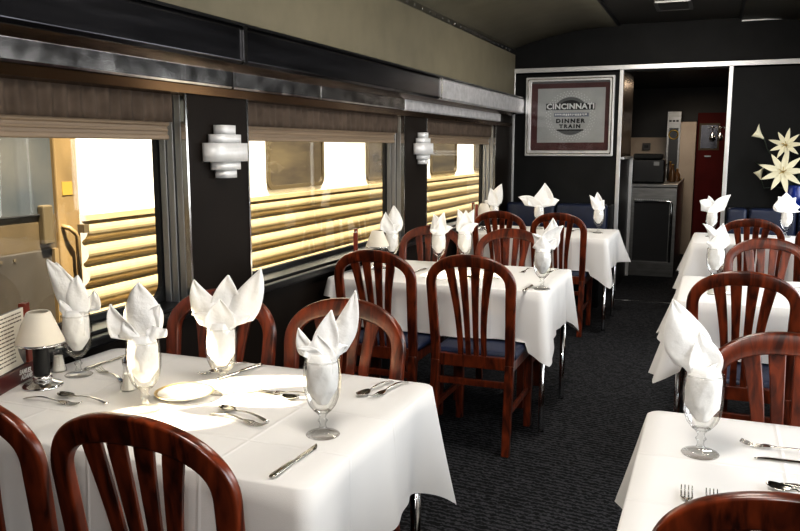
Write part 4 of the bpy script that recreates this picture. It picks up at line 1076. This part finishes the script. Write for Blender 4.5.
bm = BM(); box(bm, -0.16, -0.02, -9.5, -5.40, -0.7, 0.86); link('vestibule_door', bm, 'ext_grey', e, bevel=0.01)
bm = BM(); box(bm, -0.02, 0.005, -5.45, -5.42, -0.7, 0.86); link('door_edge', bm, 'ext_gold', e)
bm = BM(); box(bm, -0.03, 0.02, -5.53, -5.455, 0.89, 1.12); link('door_lock_box', bm, 'ext_frame', e, bevel=0.01)
bm = BM(); tube(bm, [(-0.015,-9.3,1.065),(-0.015,-5.52,1.065)], 0.007, 6); link('cable', bm, 'rubber', e)
bm = BM()
for k in range(14): box(bm, -0.021, -0.014, -6.9+0.09*k, -6.885+0.09*k, 0.815, 0.83)
link('rivets', bm, 'ext_frame', e)
bm = BM(); box(bm, -0.02, 0.004, -5.36, -5.28, 1.17, 1.25); link('yellow_placard', bm, mat('yellow_placard', (0.36,0.23,0.04), 0.5), e)
bm = BM(); box(bm, -30, -2.4, -14, 40, -1.1, -1.0); g = link('ground', bm, 'gravel'); g['kind'] = 'structure'

# ------------------------------------------------------------------ light
def lamp_obj(name, kind, loc, energy, color, target=None, **k):
    l = bpy.data.lights.new(name, kind); l.energy = energy; l.color = color
    for a, v_ in k.items(): setattr(l, a, v_)
    o = bpy.data.objects.new(name, l); COL.objects.link(o); o.location = loc
    if target is not None: o.rotation_euler = (Vector(target)-Vector(loc)).to_track_quat('-Z','Y').to_euler()
    return o
# afternoon sun over our own roof on to the next train
sun = lamp_obj('sun', 'SUN', (6, 3, 12), 24.0, (1.0, 0.89, 0.71), angle=0.009)
sun.rotation_euler = Vector((-0.40, 0.10, -0.91)).to_track_quat('-Z','Y').to_euler()
# sunlight thrown back between the two trains through the windows
lamp_obj('glint_front', 'SPOT', (-2.95, 1.12, 2.12), 3600, (1.0,0.84,0.58), (-1.20,1.90,0.75), spot_size=0.135, spot_blend=0.25, shadow_soft_size=0.01)
lamp_obj('glint_front_low', 'SPOT', (-2.95, 1.05, 2.12), 2000, (1.0,0.84,0.58), (-1.30,1.62,0.75), spot_size=0.10, spot_blend=0.25, shadow_soft_size=0.01)
lamp_obj('glint_middle', 'SPOT', (-2.95, 3.35, 2.12), 1500, (1.0,0.84,0.58), (-1.28,4.15,0.75), spot_size=0.13, spot_blend=0.3, shadow_soft_size=0.01)
lamp_obj('glint_skirt', 'SPOT', (-2.95, 2.75, 1.75), 90, (1.0,0.80,0.55), (-1.02,3.75,0.62), spot_size=0.09, spot_blend=0.6, shadow_soft_size=0.02)
# bounced flash above the photographer, and unseen fill lights added under the ceiling
lamp_obj('bounce_flash', 'AREA', (0.1, -0.35, 2.25), 7, (1.0,0.96,0.91), (-0.5, 3.4, 0.7), shape='DISK', size=1.4)
lamp_obj('direct_flash', 'AREA', (0.02, -0.08, 1.66), 6, (1.0,0.98,0.95), (-1.0, 3.6, 0.9), shape='DISK', size=0.12)
for k, y in enumerate((1.15, 3.55, 6.0)):
    lamp_obj('ceiling_fill', 'AREA', (-0.40, y, 2.60), (31, 38, 30)[k], (1.0,0.94,0.86), (-0.45, y+0.55, 0.9), shape='RECTANGLE', size=0.5, size_y=0.7)
# daylight through the windows on the right-hand side of the carriage
for a, b in OPEN:
    lamp_obj('right_daylight', 'AREA', (RX+0.35, (a+b)/2, 1.30), 34, (0.97,0.98,1.0), (RX-1.0, (a+b)/2, 1.22), shape='RECTANGLE', size=b-a, size_y=0.9)
lamp_obj('galley_fill', 'AREA', (-0.3, 10.3, 2.24), 10, (1.0,0.80,0.60), shape='RECTANGLE', size=0.5, size_y=0.6)  # unseen warm light added to brighten the galley
w = bpy.data.worlds.new('world'); SC.world = w; w.use_nodes = True
nt = w.node_tree; bg = nt.nodes['Background']
sky = nt.nodes.new('ShaderNodeTexSky'); sky.sky_type = 'NISHITA'; sky.sun_disc = False; sky.sun_elevation = math.radians(50); sky.sun_rotation = math.radians(90)
nt.links.new(sky.outputs['Color'], bg.inputs['Color']); bg.inputs['Strength'].default_value = 0.12

# ------------------------------------------------------------------ camera
cam = bpy.data.cameras.new('camera'); cam.sensor_width = 36; cam.lens = 787/800*36; cam.clip_start = 0.05
co = bpy.data.objects.new('camera', cam); COL.objects.link(co); co.location = (0, 0, 1.45)
co.rotation_euler = (PI/2 - math.atan(117.5/787), 0, math.atan(316/math.hypot(787,117.5)))
SC.camera = co
SC.view_settings.view_transform = 'Standard'; SC.view_settings.look = 'Medium High Contrast'
SC.view_settings.exposure = 0.0
SC.cycles.max_bounces = 8; SC.cycles.transparent_max_bounces = 16; SC.cycles.sample_clamp_indirect = 6
bpy.context.view_layer.update()
